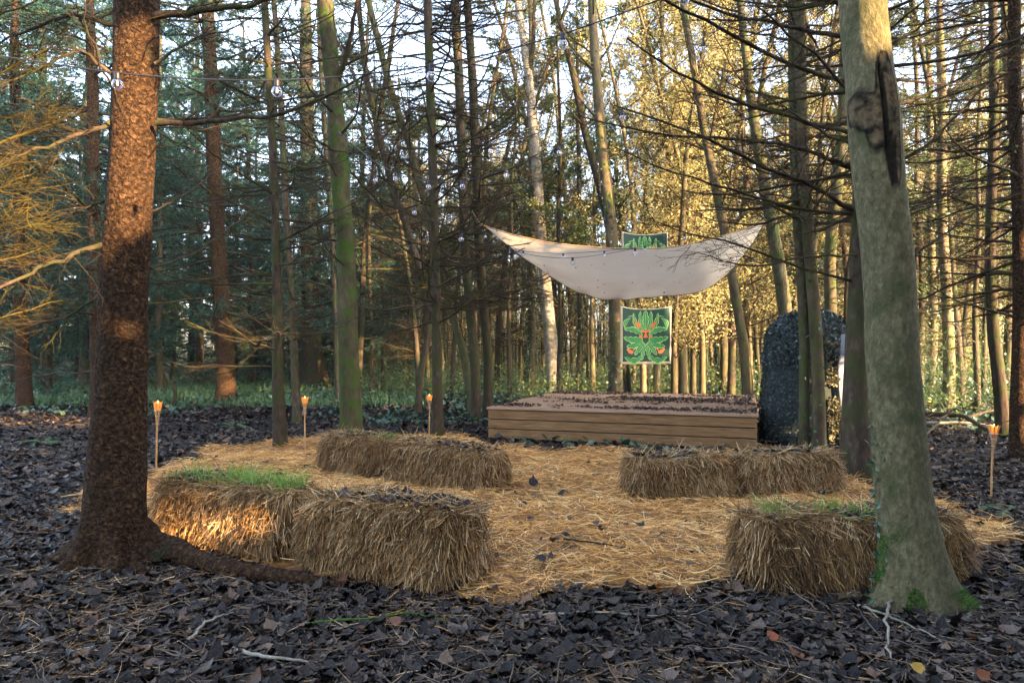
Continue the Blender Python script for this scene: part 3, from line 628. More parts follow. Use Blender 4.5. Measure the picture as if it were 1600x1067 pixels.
# ---------------------------------------------------------------- canvas canopy
tu = [757, 800, 850, 900, 950, 1000, 1050, 1100, 1150, 1195]; tv = [353, 367, 378, 384, 388, 389.5, 387, 377, 363, 347]
bu = [757, 800, 850, 900, 945, 1000, 1050, 1090, 1110, 1140, 1170, 1195]; bv = [353, 388, 425, 456, 470, 466, 461, 458, 450, 425, 390, 347]
NU, NV = 90, 26; U_ = np.linspace(0, 1, NU); px = 757+U_*438; ty = np.interp(px, tu, tv); by = np.interp(px, bu, bv)
for _ in range(14): ty[1:-1] = (ty[:-2]+2*ty[1:-1]+ty[2:])/4; by[1:-1] = (by[:-2]+2*by[1:-1]+by[2:])/4
V = np.empty((NV, NU, 3)); Aa = np.empty((NV, NU))
for j in range(NV):
    t = j/(NV-1); dd = 10.5-.6*np.sin(PI*U_)+(2.4*np.sin(PI*U_)**.8)*t; py = ty*(1-t)+by*t
    P = np.stack([(px-CX)/F*dd, dd, EYE+(HZ-py)/F*dd], -1)
    sag = np.sin(PI*t)*np.sin(PI*U_)
    P[:, 2] -= .03*sag
    P[:, 2] += .008*np.sin(U_*70+6*t+2*np.sin(9*t))*np.sin(PI*U_)*t+.014*noise(P, 3, 5)*sag+.012*noise(P*np.array([.5, 2.2, 2.2]), 5, 6)*t+.016*np.sin(26*np.arctan2(t+.15, np.minimum(U_, 1-U_)*3+.05))*np.exp(-np.minimum(U_, 1-U_)*7)*np.minimum(U_, 1-U_)*3
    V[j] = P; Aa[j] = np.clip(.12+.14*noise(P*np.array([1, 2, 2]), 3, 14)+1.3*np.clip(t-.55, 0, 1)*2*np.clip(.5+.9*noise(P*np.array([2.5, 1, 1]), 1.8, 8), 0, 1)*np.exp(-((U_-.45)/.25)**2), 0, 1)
cv = empty('canvas_canopy', V[0, NU//2]*[1, 1, 1], 'cream canvas sheet slung like a hammock over the stage', 'canopy'); org = V[0, NU//2]
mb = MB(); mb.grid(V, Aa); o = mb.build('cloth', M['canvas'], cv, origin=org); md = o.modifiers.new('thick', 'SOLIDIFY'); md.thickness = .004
for E in (V[0], V[-1]):
    mb = MB(); mb.tubes(E, np.full(NU, .011), 6); mb.build('hem', M['hem'], cv, origin=org)
for a, b in ((V[0, 0], wp(738, 330, 10.6)), (V[0, -1], wp(1262, 318, 10.2)), (V[-1, 39], wp(955, 455, 14.)), (V[-1, 68], wp(1060, 440, 14.))):
    s = np.linspace(0, 1, 12)[:, None]; mb = MB(); mb.tubes(a*(1-s)+b*s-UP*.04*np.sin(PI*s), np.full(12, .004), 5); mb.build('tie_rope', M['hem'], cv, origin=org)
mb = MB(); m = 60; tt = rng.random(m)**.5; uu = np.clip(rng.normal(.5, .2, m), .05, .95); ii = (tt*(NV-1)).astype(int); jj = (uu*(NU-1)).astype(int)
TVc, TFc = leaf_template(.5, .3); Xa, Ya, Za = rand_axes(m, .4)
mb.inst(TVc, TFc, V[ii, jj]-UP*.012-np.array([0, .01, 0]), Xa, Ya, Za, .03*rng.uniform(.3, 1.2, m), rng.random(m)*.4); tag(mb.build('leaf_debris', M['litter'], cv, origin=org), kind='stuff')

# ---------------------------------------------------------------- green leafy-face banners
def leaf_poly(p, q, wd, lobes=4, n=40, curve=.0):
    p = np.array(p, float); q = np.array(q, float); t = np.linspace(0, 1, n); ax = q-p; nn = np.array([-ax[1], ax[0]]); Ln = np.hypot(*ax); nn = nn/Ln
    w_ = wd*np.sin(PI*np.clip(t*.93+.05, 0, 1))**.6*(.62+.38*np.abs(np.sin(lobes*PI*t)))
    c = p+ax*t[:, None]+nn*(curve*Ln*np.sin(PI*t))[:, None]
    return np.vstack([c+nn*w_[:, None], (c-nn*w_[:, None])[::-1]]), c, w_
def banner(px0, px1, pyt, pyb, d, label, group=None):
    W_ = (px1-px0)/F*d; H_ = (pyb-pyt)/F*d; c = wp((px0+px1)/2, pyb, d)
    r = empty('painted_banner', c, label, 'banner', 'green cloth banners behind the stage'); r.rotation_euler = (0, 0, .03)
    def cloth(x, z):      # x -.5..5 , z 0..1 -> drape
        x = np.asarray(x, float); z = np.asarray(z, float); sag = .055*(1-(2*x)**2)*z**6*H_+.03*np.clip(x-.3, 0, 1)*z**10
        return np.stack([x*W_, .018*np.sin(5*x+2*z)+.03*np.clip(x-.25, 0, 1)*4*z**4*np.sin(14*x), z*H_-sag+.012*x*(1-z)], -1)
    def panel(mb, x0, x1, z0, z1, off):
        X, Z = np.meshgrid(np.linspace(x0, x1, 30), np.linspace(z0, z1, 30)); P = cloth(X, Z); P[..., 1] -= off; mb.grid(P)
    mb = MB(); panel(mb, -.5, .5, 0, 1, 0); o = mb.build('border', M['cloth_cream'], r); md = o.modifiers.new('t', 'SOLIDIFY'); md.thickness = .003
    mb = MB(); panel(mb, -.455, .475, .045, .985, .004); mb.build('cloth', M['cloth_green'], r)
    def shape(mb, poly, off, wd=0.):
        poly = np.asarray(poly); P = cloth(poly[:, 0], poly[:, 1]); P[:, 1] -= off; n = len(P)//2
        i = np.arange(n-1); mb.add(P, np.stack([i, i+1, 2*n-2-i, 2*n-1-i], 1))
    def disc(mb, c, rx, rz_, off, n=20, rot=0):
        t = np.linspace(0, PI, n); a = np.stack([rx*np.cos(t), rz_*np.sin(t)], 1); b = np.stack([rx*np.cos(-t), rz_*np.sin(-t)], 1)[::-1]
        q = np.vstack([a, b]); co, si = math.cos(rot), math.sin(rot); q = np.stack([q[:, 0]*co-q[:, 1]*si, q[:, 0]*si+q[:, 1]*co], 1)+np.array(c); shape(mb, q, off)
    li, gr, orr = MB(), MB(), MB(); o1, o2, o3, o4 = .006, .008, .010, .012
    LV = []
    for s in (-1, 1):
        LV += [((s*.02, .55), (s*.10, .95), .045, 3, s*-.1), ((s*.05, .55), (s*.24, .90), .05, 4, s*-.15), ((s*.06, .50), (s*.42, .60), .055, 4, s*.12),
               ((s*.06, .45), (s*.44, .46), .06, 4, s*-.1), ((s*.06, .42), (s*.38, .30), .06, 4, s*-.1), ((s*.04, .38), (s*.22, .16), .055, 4, 0), ((s*.02, .36), (s*.08, .07), .045, 4, 0),
               ((s*.06, .14), (s*.42, .12), .06, 3, s*-.2), ((s*.30, .80), (s*.40, .58), .04, 1, s*.25), ((s*.17, .72), (s*.36, .82), .018, 1, s*.3), ((s*.1, .40), (s*.3, .40), .05, 3, 0)]
    LV += [((0, .60), (0, .96), .07, 4, 0)]
    for k, (p, q, wd, lb, cu) in enumerate(LV):
        po, c_, w_ = leaf_poly(p, q, wd, lb, 40, cu); shape(li, po, o1+.00005*k)
        po2, c2, w2 = leaf_poly(np.array(p)*.97+np.array(q)*.03, np.array(p)*.04+np.array(q)*.96, wd*.74, lb, 40, cu); shape(gr, po2, o2+.00005*k)
        vein = np.vstack([c_+[0.004, 0], (c_-[0.004, 0])[::-1]]); shape(li, vein, o3)
    for s in (-1, 1):          # little guitars, cheeks, brows and birds
        disc(orr, (s*.135, .665), .045, .034, o4, rot=s*-.7); disc(orr, (s*.175, .70), .032, .025, o4+.0004, rot=s*-.7); shape(orr, leaf_poly((s*.18, .70), (s*.26, .80), .008, 0)[0], o4+.001)
        disc(orr, (s*.10, .475), .032, .026, o4); disc(orr, (s*.05, .57), .05, .02, o4, rot=s*.3); disc(orr, (s*.30, .215), .055, .032, o4, rot=s*.35); disc(orr, (s*.355, .255), .024, .022, o4+.0004)
        shape(orr, leaf_poly((s*.27, .22), (s*.185, .29), .012, 0)[0], o4+.001)
    disc(orr, (0, .47), .05, .016, o4); disc(orr, (0, .53), .014, .07, o4+.0004); disc(orr, (0, .50), .03, .02, o4+.0008)
    c = li.build('leaf_outline', M['paint_lime'], r, False); gr.build('leaf_motif', M['paint_green'], r, False); orr.build('orange_motif', M['paint_orange'], r, False)
    for x in (-.49, .49):
        a = cloth(x, .995); b = a+np.array([-.10 if x < 0 else .12, .15, .16]); s = np.linspace(0, 1, 6)[:, None]; MB().tubes(a*(1-s)+b*s, np.full(6, .003), 5).build('tie_cord', M['hem'], r)
banner(969, 1049, 478, 569, 13.7, 'green leafy face banner hanging fully visible under the canvas')
banner(971, 1044, 362, 448, 13.9, 'green banner whose top alone shows above the canvas')

# ---------------------------------------------------------------- netted booth
D0 = 9.9; cx, cy = wp(1262, 545, D0)[:2]; bt = empty('netted_booth', (cx, cy, 0), 'narrow booth with a rounded hood draped in dark camouflage netting', 'booth')
hw0, hw1 = .64, .545; hh = 1.46
def ring(zs, S=56):
    th = np.arange(S)*2*PI/S; out = []
    for z_ in zs:
        w_ = hw0+(hw1-hw0)*min(z_/hh, 1); e = .62
        x = np.sign(np.cos(th))*np.abs(np.cos(th))**e*w_; y = np.sign(np.sin(th))*np.abs(np.sin(th))**e*.5
        f = .03*noise(np.stack([x*2, y*2, 0*x+z_*.5], 1), 2.2, 4)*(1+.5*np.sin(th*9)); out.append(np.stack([x*(1+f), y*(1+f), 0*x+z_], 1))
    return np.array(out)
V = ring(np.linspace(0, hh, 30)); MB().grid(V, None, 0, True).build('net_wall', M['net_dark'], bt)
mb = MB(); m = 5200; zz = rng.uniform(.02, hh, m); th = rng.uniform(0, 2*PI, m); w_ = hw0+(hw1-hw0)*zz/hh
x = np.sign(np.cos(th))*np.abs(np.cos(th))**.62*w_; y = np.sign(np.sin(th))*np.abs(np.sin(th))**.62*.5
row = zz; X_, Y_, Z_ = rand_axes(m, 0); N_ = nrm(np.stack([x, y*1.4, 0*x], 1)); Z_ = nrm(N_+Z_*.5); X_ = nrm(np.cross(Z_, UP)+rng.normal(0, .3, (m, 3))); Y_ = np.cross(Z_, X_)
pos = np.stack([x*1.03, y*1.03, np.clip(row, .01, hh)], 1); lace = (x > .0) & (x < .36) & (y < 0); dk = ~lace
mb.inst(LEAFV, LEAFF, pos[dk], X_[dk], Y_[dk], Z_[dk], .034*rng.uniform(.7, 1.2, dk.sum()), rng.random(dk.sum())**2.6*.75); mb.build('net_scrim', M['net_flap'], bt, False)
mb = MB(); m = 3400; x = rng.uniform(.02, .22, m)+.0; zz = rng.uniform(.0, 1.42, m); X_, Y_, Z_ = rand_axes(m, 0)
k = noise2(x, zz, 5, 8) > -.35; mb.inst(LEAFV, LEAFF, np.stack([x+.05*(1-zz), -.53-.02*rng.random(m), zz], 1)[k], X_[k], Y_[k], Z_[k], .04*rng.uniform(.5, 1.2, k.sum()), np.clip(.5+.5*noise2(x, zz, 4, 9)[k]+rng.normal(0, .2, k.sum()), 0, 1)); mb.build('lace_curtain', M['net_lace'], bt, False)
zz = np.linspace(.45, 1.5, 12); V = np.stack([np.stack([np.full(12, .20)+.02*np.sin(zz*5), np.full(12, -.56), zz], 1), np.stack([.25+.07*(zz-.4)/1.1, np.full(12, -.60), zz], 1), np.stack([.30+.10*(zz-.4), np.full(12, -.54), zz], 1)], 0)
o = MB().grid(V).build('pale_panel', M['white_sheet'], bt)
th = np.arange(56)*2*PI/56; prof = [(1.0, 1.10), (1.05, 1.15), (1.06, 1.28), (1.0, 1.46), (.86, 1.62), (.64, 1.75), (.36, 1.84), (.02, 1.87)]
V = np.array([np.stack([np.sign(np.cos(th))*np.abs(np.cos(th))**.75*.54*r_, np.sign(np.sin(th))*np.abs(np.sin(th))**.75*.52*r_, z_+.05*noise(np.stack([np.cos(th)*r_, np.sin(th)*r_, 0*th], 1), 2, 3)-.10*(r_ > 1)*np.clip(-np.cos(th), 0, 1)+.06*(r_>1)*np.clip(np.cos(th),0,1)], 1) for r_, z_ in prof])
hd = MB().grid(V, None, 0, True).build('hood', M['net_dark'], bt)
mb = MB(); i = rng.integers(0, 7, 7000); j = rng.integers(0, 56, 7000); t = rng.random((7000, 1)); t2 = rng.random((7000, 1))
P = (V[i, j]*(1-t)+V[i+1, j]*t)*(1-t2)+(V[i, (j+1) % 56]*(1-t)+V[i+1, (j+1) % 56]*t)*t2; X_, Y_, Z_ = rand_axes(7000, .2)
mb.inst(LEAFV, LEAFF, P*np.array([1.02, 1.03, 1.0])+UP*.01, X_, Y_, Z_, .045*rng.uniform(.6, 1.3, 7000), rng.random(7000)**.95); mb.build('hood_scrim', M['net_flap'], hd, False)

# ---------------------------------------------------------------- string lights
def string_lights(pts, bulbs, label, dia=.05, rad=.0035):
    P = np.array([wp(*q) for q in pts]); s = np.concatenate([[0], np.cumsum(np.linalg.norm(np.diff(P, axis=0), axis=1))]); ss = np.linspace(0, s[-1], 90)
    C = np.stack([np.interp(ss, s, P[:, k]) for k in range(3)], 1)
    for _ in range(6): C[1:-1] = C[1:-1]*.5+(C[:-2]+C[2:])*.25
    org = C[45]; r = empty('string_lights', org, label, 'string lights', 'festoon strings hung across the clearing')
    MB().tubes(C, np.full(90, rad), 6).build('cable', M['cable'], r, origin=org)
    pxs = CX+C[:, 0]/C[:, 1]*F
    for b in bulbs:
        k = int(np.argmin(np.abs(pxs-b))) if np.ndim(b) == 0 else int(np.argmin(np.hypot(pxs-b[0], HZ-(C[:, 2]-EYE)/C[:, 1]*F-b[1]))); c = C[k]; q = dia
        mb = MB(); mb.lathe([(.001, .12*q), (.26*q, .10*q), (.30*q, -.1*q), (.26*q, -.42*q), (.28*q, -.55*q), (.24*q, -.62*q), (.001, -.62*q)], 14, c); so_ = mb.build('socket', M['socket'], r, origin=org)
        a = np.linspace(.42, PI, 12); mb = MB(); mb.lathe([(max(.5*q*math.sin(t), .0005), -1.05*q+.5*q*math.cos(t)) for t in a], 18, c); bu_ = mb.build('bulb', M['glass'], r, origin=org)
        mb = MB(); mb.lathe([(.05*q, -.6*q), (.06*q, -.85*q), (.12*q, -.9*q), (.12*q, -1.15*q), (.001, -1.2*q)], 8, c); mb.build('filament', M['filament'], bu_, origin=org)
string_lights([(-120, 70, 3.5), (60, 97, 3.3), (180, 115, 3.2), (300, 124, 3.15), (430, 127, 3.15), (550, 119, 3.2), (670, 104, 3.25), (780, 82, 3.3), (875, 56, 3.35), (1040, -3, 3.4), (1200, -75, 3.5)], [181, 431, 669, 877, 1066], 'nearest string of large clear bulbs crossing the top left')
string_lights([(528, 205, 7.5), (580, 250, 6.8), (622, 274, 6.5), (668, 285, 6.2), (727, 284, 6), (796, 265, 5.8), (873, 231, 5.6), (975, 175, 5.4), (1095, 72, 5.1), (1190, -20, 5), (1260, -90, 5)], [577, 621, 668, 727, 796, 873, 975, 1095], 'middle string of bulbs rising from the mossy trunk towards the upper right', .048)
string_lights([(535, 225, 8.5), (588, 275, 8.6), (650, 328, 8.8), (722, 368, 9.), (800, 392, 9.2), (845, 402, 9.2), (895, 404, 9.2), (943, 398, 9.2), (990, 389, 9.2), (1060, 370, 9.2), (1150, 330, 9.3), (1255, 262, 9.4)], [588, 650, 722, 806, 895, 992, 1066], 'string of bulbs running low in front of the canvas, lowest of all the strings', .065)
string_lights([(740, 352, 10.), (760, 366, 9.7), (815, 393, 9.4), (878, 397, 9.3), (950, 392, 9.3), (1005, 386, 9.3), (1090, 358, 9.4), (1180, 300, 9.5)], [758, 820, 879, 943, 1005], 'second string sagging across the upper edge of the canvas', .05)
# ---------------------------------------------------------------- the two big trunks in front
def custom_limb(mb, pts, r0, tw=16, st=5, lift=.05, rmin=.0016, wood=None):
    P = np.array([wp(*q) for q in pts]); s = np.linspace(0, 1, len(P)); ss = np.linspace(0, 1, 14); P = np.stack([np.interp(ss, s, P[:, k]) for k in range(3)], 1)
    for _ in range(2): P[1:-1] = P[1:-1]*.5+(P[:-2]+P[2:])*.25
    P[1:-1] += rng.normal(0, .008, (12, 3)); P = P[None]; R = (r0*np.linspace(1, .22, 14))[None]
    (wood or mb).tubes(P, R, 7)
    tP, tR = spawn(P, R, tw, 6, .12, 1, 52, lambda t, pl: .34*pl*(1.2-t), lift=lift, rmin=rmin, bend=.25); mb.tubes(tP, tR, 3)
    if st:
        sP, sR = spawn(tP, tR, st, 3, .1, 1, 45, lambda t, pl: .4*pl*(1.2-t)+.03, rmin=rmin*.8); mb.tubes(sP, sR, 3); return sP
    return tP

# big spruce, left
d = 4.27
Wp = px_trunk([(178, 862, 96), (181, 760, 92), (184, 700, 90), (190, 600, 78), (193, 500, 75), (196, 400, 74), (203, 300, 72), (209, 200, 71), (213, 100, 70), (214, 0, 70)], d, 9.)
R_ = resample(Wp, 150); P, R = R_[:, :3], R_[:, 3]*.90; base = np.array([P[0, 0], d, 0])
t1 = empty('spruce_tree', base, 'big reddish spruce trunk with flaky bark, sunlit above, in front of the grassy bale', 'tree')
S = 96; th = np.arange(S)*2*PI/S; z = P[:, 2:3]; dirs = np.stack([np.cos(th), np.sin(th), 0*th], 1)
lobe = sum(a*np.exp(-(np.angle(np.exp(1j*(th-c)))/w_)**2) for a, c, w_ in ((1.25, math.radians(-8), .35), (1.15, math.radians(183), .40), (.75, math.radians(-60), .3), (.7, math.radians(-125), .3), (.9, math.radians(90), .5)))
zz = np.maximum(z, 0); fl = 1.15*np.exp(-zz/.10)*lobe[None]+.12*np.exp(-zz/.3)
V0 = P[:, None]+R[:, None, None]*dirs[None]; q = V0*np.array([1, 1, .5])
plates = np.abs(fbm(q, 16, 3, 3))*.035+fbm(V0*np.array([1, 1, .35]), 6, 3, 5)*.03+.025*np.clip(noise(V0*np.array([.6, .6, 3.2]), 3.3, 7)-.2, 0, 1)
for zk, a_ in ((1.95, .09), (2.98, .12), (1.42, .05), (3.4, .06)): plates = plates+a_*np.exp(-((z-zk-.03*np.sin(3*th)[None])/.045)**2)*(.5+.5*noise(V0, 9, 4))
rad = R[:, None]*(1+plates+fl)
MB().grid(P[:, None]+rad[..., None]*dirs[None], None, 0, True).build('trunk', M['spruce'], t1, origin=base)
def ground_root(pts, r0, parent, m, org):
    Q = np.array([[*gp(x, y)[:2], z_] for x, y, z_ in pts]); s = np.linspace(0, 1, len(Q)); ss = np.linspace(0, 1, 40); C = np.stack([np.interp(ss, s, Q[:, k]) for k in range(3)], 1)
    for _ in range(6): C[1:-1] = C[1:-1]*.5+(C[:-2]+C[2:])*.25
    mb = MB(); rr = r0*(1-.72*ss**.8)*(1+.12*np.sin(ss*25)); mb.tubes(C, rr, 12); V = mb.v[0].astype(float); V += .006*noise(V, 14, 3)[:, None]; mb.v[0] = V.astype(np.float32); mb.build('root', m, parent, origin=org)
ground_root([(200, 850, .12), (245, 862, .055), (300, 880, .02), (370, 895, .008), (450, 900, -.002), (540, 912, -.02)], .105, t1, M['spruce'], base)
ground_root([(160, 855, .10), (110, 868, .03), (60, 880, -.04)], .09, t1, M['spruce'], base)
ground_root([(195, 860, .06), (215, 885, .0), (235, 905, -.06)], .07, t1, M['spruce'], base)
cr, lw_ = MB(), MB()
lim = [([(245, 193, 4.2), (330, 190, 4.1), (430, 183, 4.0), (520, 148, 3.9), (600, 100, 3.9)], .026, 14, 4), ([(245, 188, 4.3), (350, 182, 4.5), (450, 168, 4.8), (540, 150, 5)], .016, 18, 4),
       ([(245, 25, 4.2), (320, 18, 4.1), (400, 5, 4), (520, -25, 3.9)], .035, 18, 5), ([(165, 380, 4.2), (110, 398, 3.9), (60, 418, 3.7), (-20, 462, 3.5), (-140, 500, 3.3)], .024, 26, 6),
       ([(172, 308, 4.25), (120, 330, 4.4), (60, 345, 4.5), (-40, 370, 4.6)], .013, 24, 6), ([(172, 190, 4.2), (110, 220, 4), (50, 235, 3.8), (-60, 275, 3.7)], .022, 26, 7),
       ([(178, 120, 4.2), (120, 70, 4.1), (60, 110, 4), (-50, 150, 3.9)], .018, 26, 7), ([(165, 462, 4.3), (100, 500, 4.4), (40, 505, 4.5), (-40, 520, 4.6)], .013, 20, 5),
       ([(178, 40, 4.2), (110, 20, 4.1), (20, 60, 4), (-70, 90, 3.9)], .02, 26, 7), ([(235, 420, 4.4), (300, 400, 4.9), (370, 350, 5.5), (440, 290, 6.)], .014, 22, 5),
       ([(238, 330, 4.4), (300, 300, 5.), (350, 250, 5.4)], .010, 18, 5), ([(160, 585, 4.4), (100, 580, 4.9), (40, 590, 5.4), (-30, 600, 5.8)], .011, 18, 4),
       ([(240, 100, 4.2), (300, 60, 4.4), (380, 40, 4.8), (460, -30, 5)], .014, 20, 6), ([(190, 175, 4.05), (155, 100, 3.7), (130, 20, 3.5), (120, -60, 3.4)], .011, 10, 3)]
for pts, r0, tw, st in lim: custom_limb(cr, pts, r0*.72, tw, st, wood=lw_)
LP, LR = limbs(P, R, 40, 1.5, 6.5, lambda z_: .32+0*z_, (-25, 15), az=(-90, 70), rr=(.03, .05)); LP[:, :, :] = LP; cr.tubes(LP, LR*.5, 4)
tP, tR = spawn(LP, LR*.5, 4, 4, .3, 1, 45); cr.tubes(tP, tR, 3)
LP, LR = limbs(P, R, 16, 3.9, 8, lambda z_: 1.9+0*z_, (-12, 18), az=(180, 50), rcap=.012); cr.tubes(LP, LR, 5); tP, tR = spawn(LP, LR, 20, 5); cr.tubes(tP, tR, 3); sP, sR = spawn(tP, tR, 5, 3); cr.tubes(sP, sR, 3)
lw_.build('limb', M['bark_dark'], t1, origin=base); cr.build('crown', M['twig'], t1, origin=base)

# smooth beech, right
d = 3.52
Wp = px_trunk([(1432, 935, 100), (1423, 850, 92), (1410, 760, 85), (1402, 660, 82), (1394, 560, 81), (1391, 460, 80), (1385, 380, 79), (1377, 320, 77), (1370, 250, 80), (1364, 170, 80), (1357, 110, 74), (1352, 60, 73), (1347, 0, 72)], d, 9.)
R_ = resample(Wp, 220); P, R = R_[:, :3], R_[:, 3]*.93; base = np.array([P[0, 0], d, 0])
t2 = empty('beech_tree', base, 'smooth grey green beech trunk with a dark healed wound, standing at the right front', 'tree')
S = 110; th = np.arange(S)*2*PI/S; z = P[:, 2:3]; dirs = np.stack([np.cos(th), np.sin(th), 0*th], 1)
lobe = sum(a*np.exp(-(np.angle(np.exp(1j*(th-c)))/w_)**2) for a, c, w_ in ((1.0, math.radians(-25), .45), (.9, math.radians(190), .4), (.35, math.radians(-90), .3), (.7, math.radians(80), .5)))
zz = np.maximum(z, 0); fl = .75*np.exp(-zz/.10)*lobe[None]+.18*np.exp(-zz/.35)
V0 = P[:, None]+R[:, None, None]*dirs[None]
sm = fbm(V0, 2.6, 3, 3)*.022+.010*noise(V0*np.array([1, 1, .3]), 16, 4)
def zof(py): return EYE+(HZ-py)/F*(d-.12)
def blob(py, ang, sz, sa): return np.exp(-((z-zof(py))/sz)**2-(np.angle(np.exp(1j*(th-math.radians(ang))))[None]/sa)**2)
wob = .25*noise(V0, 7, 8)
bulge = .15*blob(160, -150, .10, .45)+.02*blob(140, -66, .2, .38)+.07*blob(215, -125, .1, .35)+.06*blob(190, -66, .2, .4)
slit = lambda a, py0, py1, sa: np.exp(-(np.angle(np.exp(1j*(th-math.radians(a))))[None]/sa)**2)*(1/(1+np.exp((z-zof(py0))/.03)))*(1/(1+np.exp(-(z-zof(py1))/.03)))
groove = -.26*slit(-94, 95, 250, .085)-.2*slit(-84, 215, 290, .17)
rings = 0
for py, ang, a_, sa in ((385, -100, .03, .7), (415, -100, .02, .35), (440, -80, .015, .4), (485, -75, .02, .3), (608, -150, .05, .16), (700, -80, .012, .5), (760, -60, .012, .6), (265, -150, .03, .3), (330, -120, .012, .3)):
    rings = rings+a_*np.exp(-((z-zof(py)-.01*np.cos(2*th)[None])/.018)**2)*np.exp(-(np.angle(np.exp(1j*(th-math.radians(ang))))[None]/sa)**2)
rad = R[:, None]*(1+sm+fl+bulge+groove+rings)
sc1 = np.clip(2.2*(1.6*blob(168, -145, .075, .62)+1.5*blob(135, -82, .12, .34)+1.1*blob(205, -118, .10, .30)+1.5*slit(-82, 95, 285, .27)-.34+wob*.45), 0, 1); sc1 = np.where(groove < -.05, np.minimum(sc1, .3+.0*groove)+(groove < -.05)*.0, sc1)
rad = rad+R[:, None]*.025*np.exp(-((sc1-.4)/.25)**2)*(sc1 > .02)
mb = MB(); mb.grid(P[:, None]+rad[..., None]*dirs[None], sc1, 0, True); mb.build('trunk', M['beech'], t2, origin=base)
# the wound's own wood colour, mixed in by the attribute
nt = M['beech'].node_tree; b_ = nt.nodes['Principled BSDF']; src = b_.inputs['Base Color'].links[0].from_socket
at = nt.nodes.new('ShaderNodeAttribute'); at.attribute_name = 'v'; no = nt.nodes.new('ShaderNodeTexNoise'); no.inputs['Scale'].default_value = 24; no.inputs['Detail'].default_value = 7
rp = nt.nodes.new('ShaderNodeValToRGB'); rp.color_ramp.elements[0].position = .35; rp.color_ramp.elements[0].color = (.012, .009, .005, 1); rp.color_ramp.elements[1].position = .7; rp.color_ramp.elements[1].color = (.15, .11, .06, 1)
tcx = nt.nodes.new('ShaderNodeTexCoord'); nt.links.new(tcx.outputs['Object'], no.inputs['Vector']); nt.links.new(no.outputs['Fac'], rp.inputs[0])
mxn = nt.nodes.new('ShaderNodeMix'); mxn.data_type = 'RGBA'; fm = nt.nodes.new('ShaderNodeMapRange'); fm.inputs[1].default_value = .04; fm.inputs[2].default_value = .3; nt.links.new(at.outputs['Fac'], fm.inputs[0]); nt.links.new(fm.outputs[0], mxn.inputs['Factor'])
fd = nt.nodes.new('ShaderNodeMapRange'); fd.inputs[1].default_value = .3; fd.inputs[2].default_value = .85; fd.inputs[3].default_value = .16; nt.links.new(at.outputs['Fac'], fd.inputs[0])
vm = nt.nodes.new('ShaderNodeVectorMath'); vm.operation = 'SCALE'; nt.links.new(rp.outputs[0], vm.inputs[0]); nt.links.new(fd.outputs[0], vm.inputs['Scale'])
nt.links.new(src, mxn.inputs[6]); nt.links.new(vm.outputs[0], mxn.inputs[7]); nt.links.new(mxn.outputs[2], b_.inputs['Base Color'])
# moss cushions and a little ivy at the foot
mb = MB(); m = 9000; t_ = rng.uniform(0, 2*PI, m); z_ = rng.beta(1, 2.2, m)*.42
k = (noise(np.stack([t_*1.2, z_*3, 0*z_], 1), 1.6, 3) > .0) & ((np.abs(np.angle(np.exp(1j*(t_-math.radians(218))))) < .75) | (z_ < .10)); t_, z_ = t_[k], z_[k]; m = len(t_)
ri = np.array([np.interp(zq, P[:, 2], rad[:, int(tq/(2*PI)*S) % S]) for zq, tq in zip(z_, t_)]); cx_ = np.interp(z_, P[:, 2], P[:, 0])
pos = np.stack([cx_+ri*np.cos(t_), d+ri*np.sin(t_), z_], 1); D = nrm(np.stack([np.cos(t_), np.sin(t_), .5+0*t_], 1)+rng.normal(0, .5, (m, 3)))
mb.tubes(np.stack([pos-D*.006, pos+D*rng.uniform(.004, .014, m)[:, None]], 1), np.tile(np.array([[.0035, .0015]]), (m, 1)), 4); tag(mb.build('moss', M['moss'], t2, origin=base), kind='stuff')
mb = MB(); m = 90; z_ = rng.uniform(0, .95, m)**1.4; x_ = np.interp(z_, P[:, 2], P[:, 0]-R*1.08)-.02-.25*np.exp(-z_/.09)
a_ = np.radians(rng.normal(-185, 14, m)); ri = np.array([np.interp(zq, P[:, 2], rad[:, int((tq % (2*PI))/(2*PI)*S) % S]) for zq, tq in zip(z_, a_)])*1.03
leaves(mb, np.stack([np.interp(z_, P[:, 2], P[:, 0])+ri*np.cos(a_), d+ri*np.sin(a_), z_], 1), .032, 0); mb.build('ivy', M['ivy'], t2, smooth=False, origin=base)

# ---------------------------------------------------------------- the trees one can tell apart
def EX(lst, tw=18, st=6, rmin=.0018):
    def f(cr, P, R):
        for pts, r0 in lst: custom_limb(cr, pts, r0, tw, st, rmin=rmin)
    return f
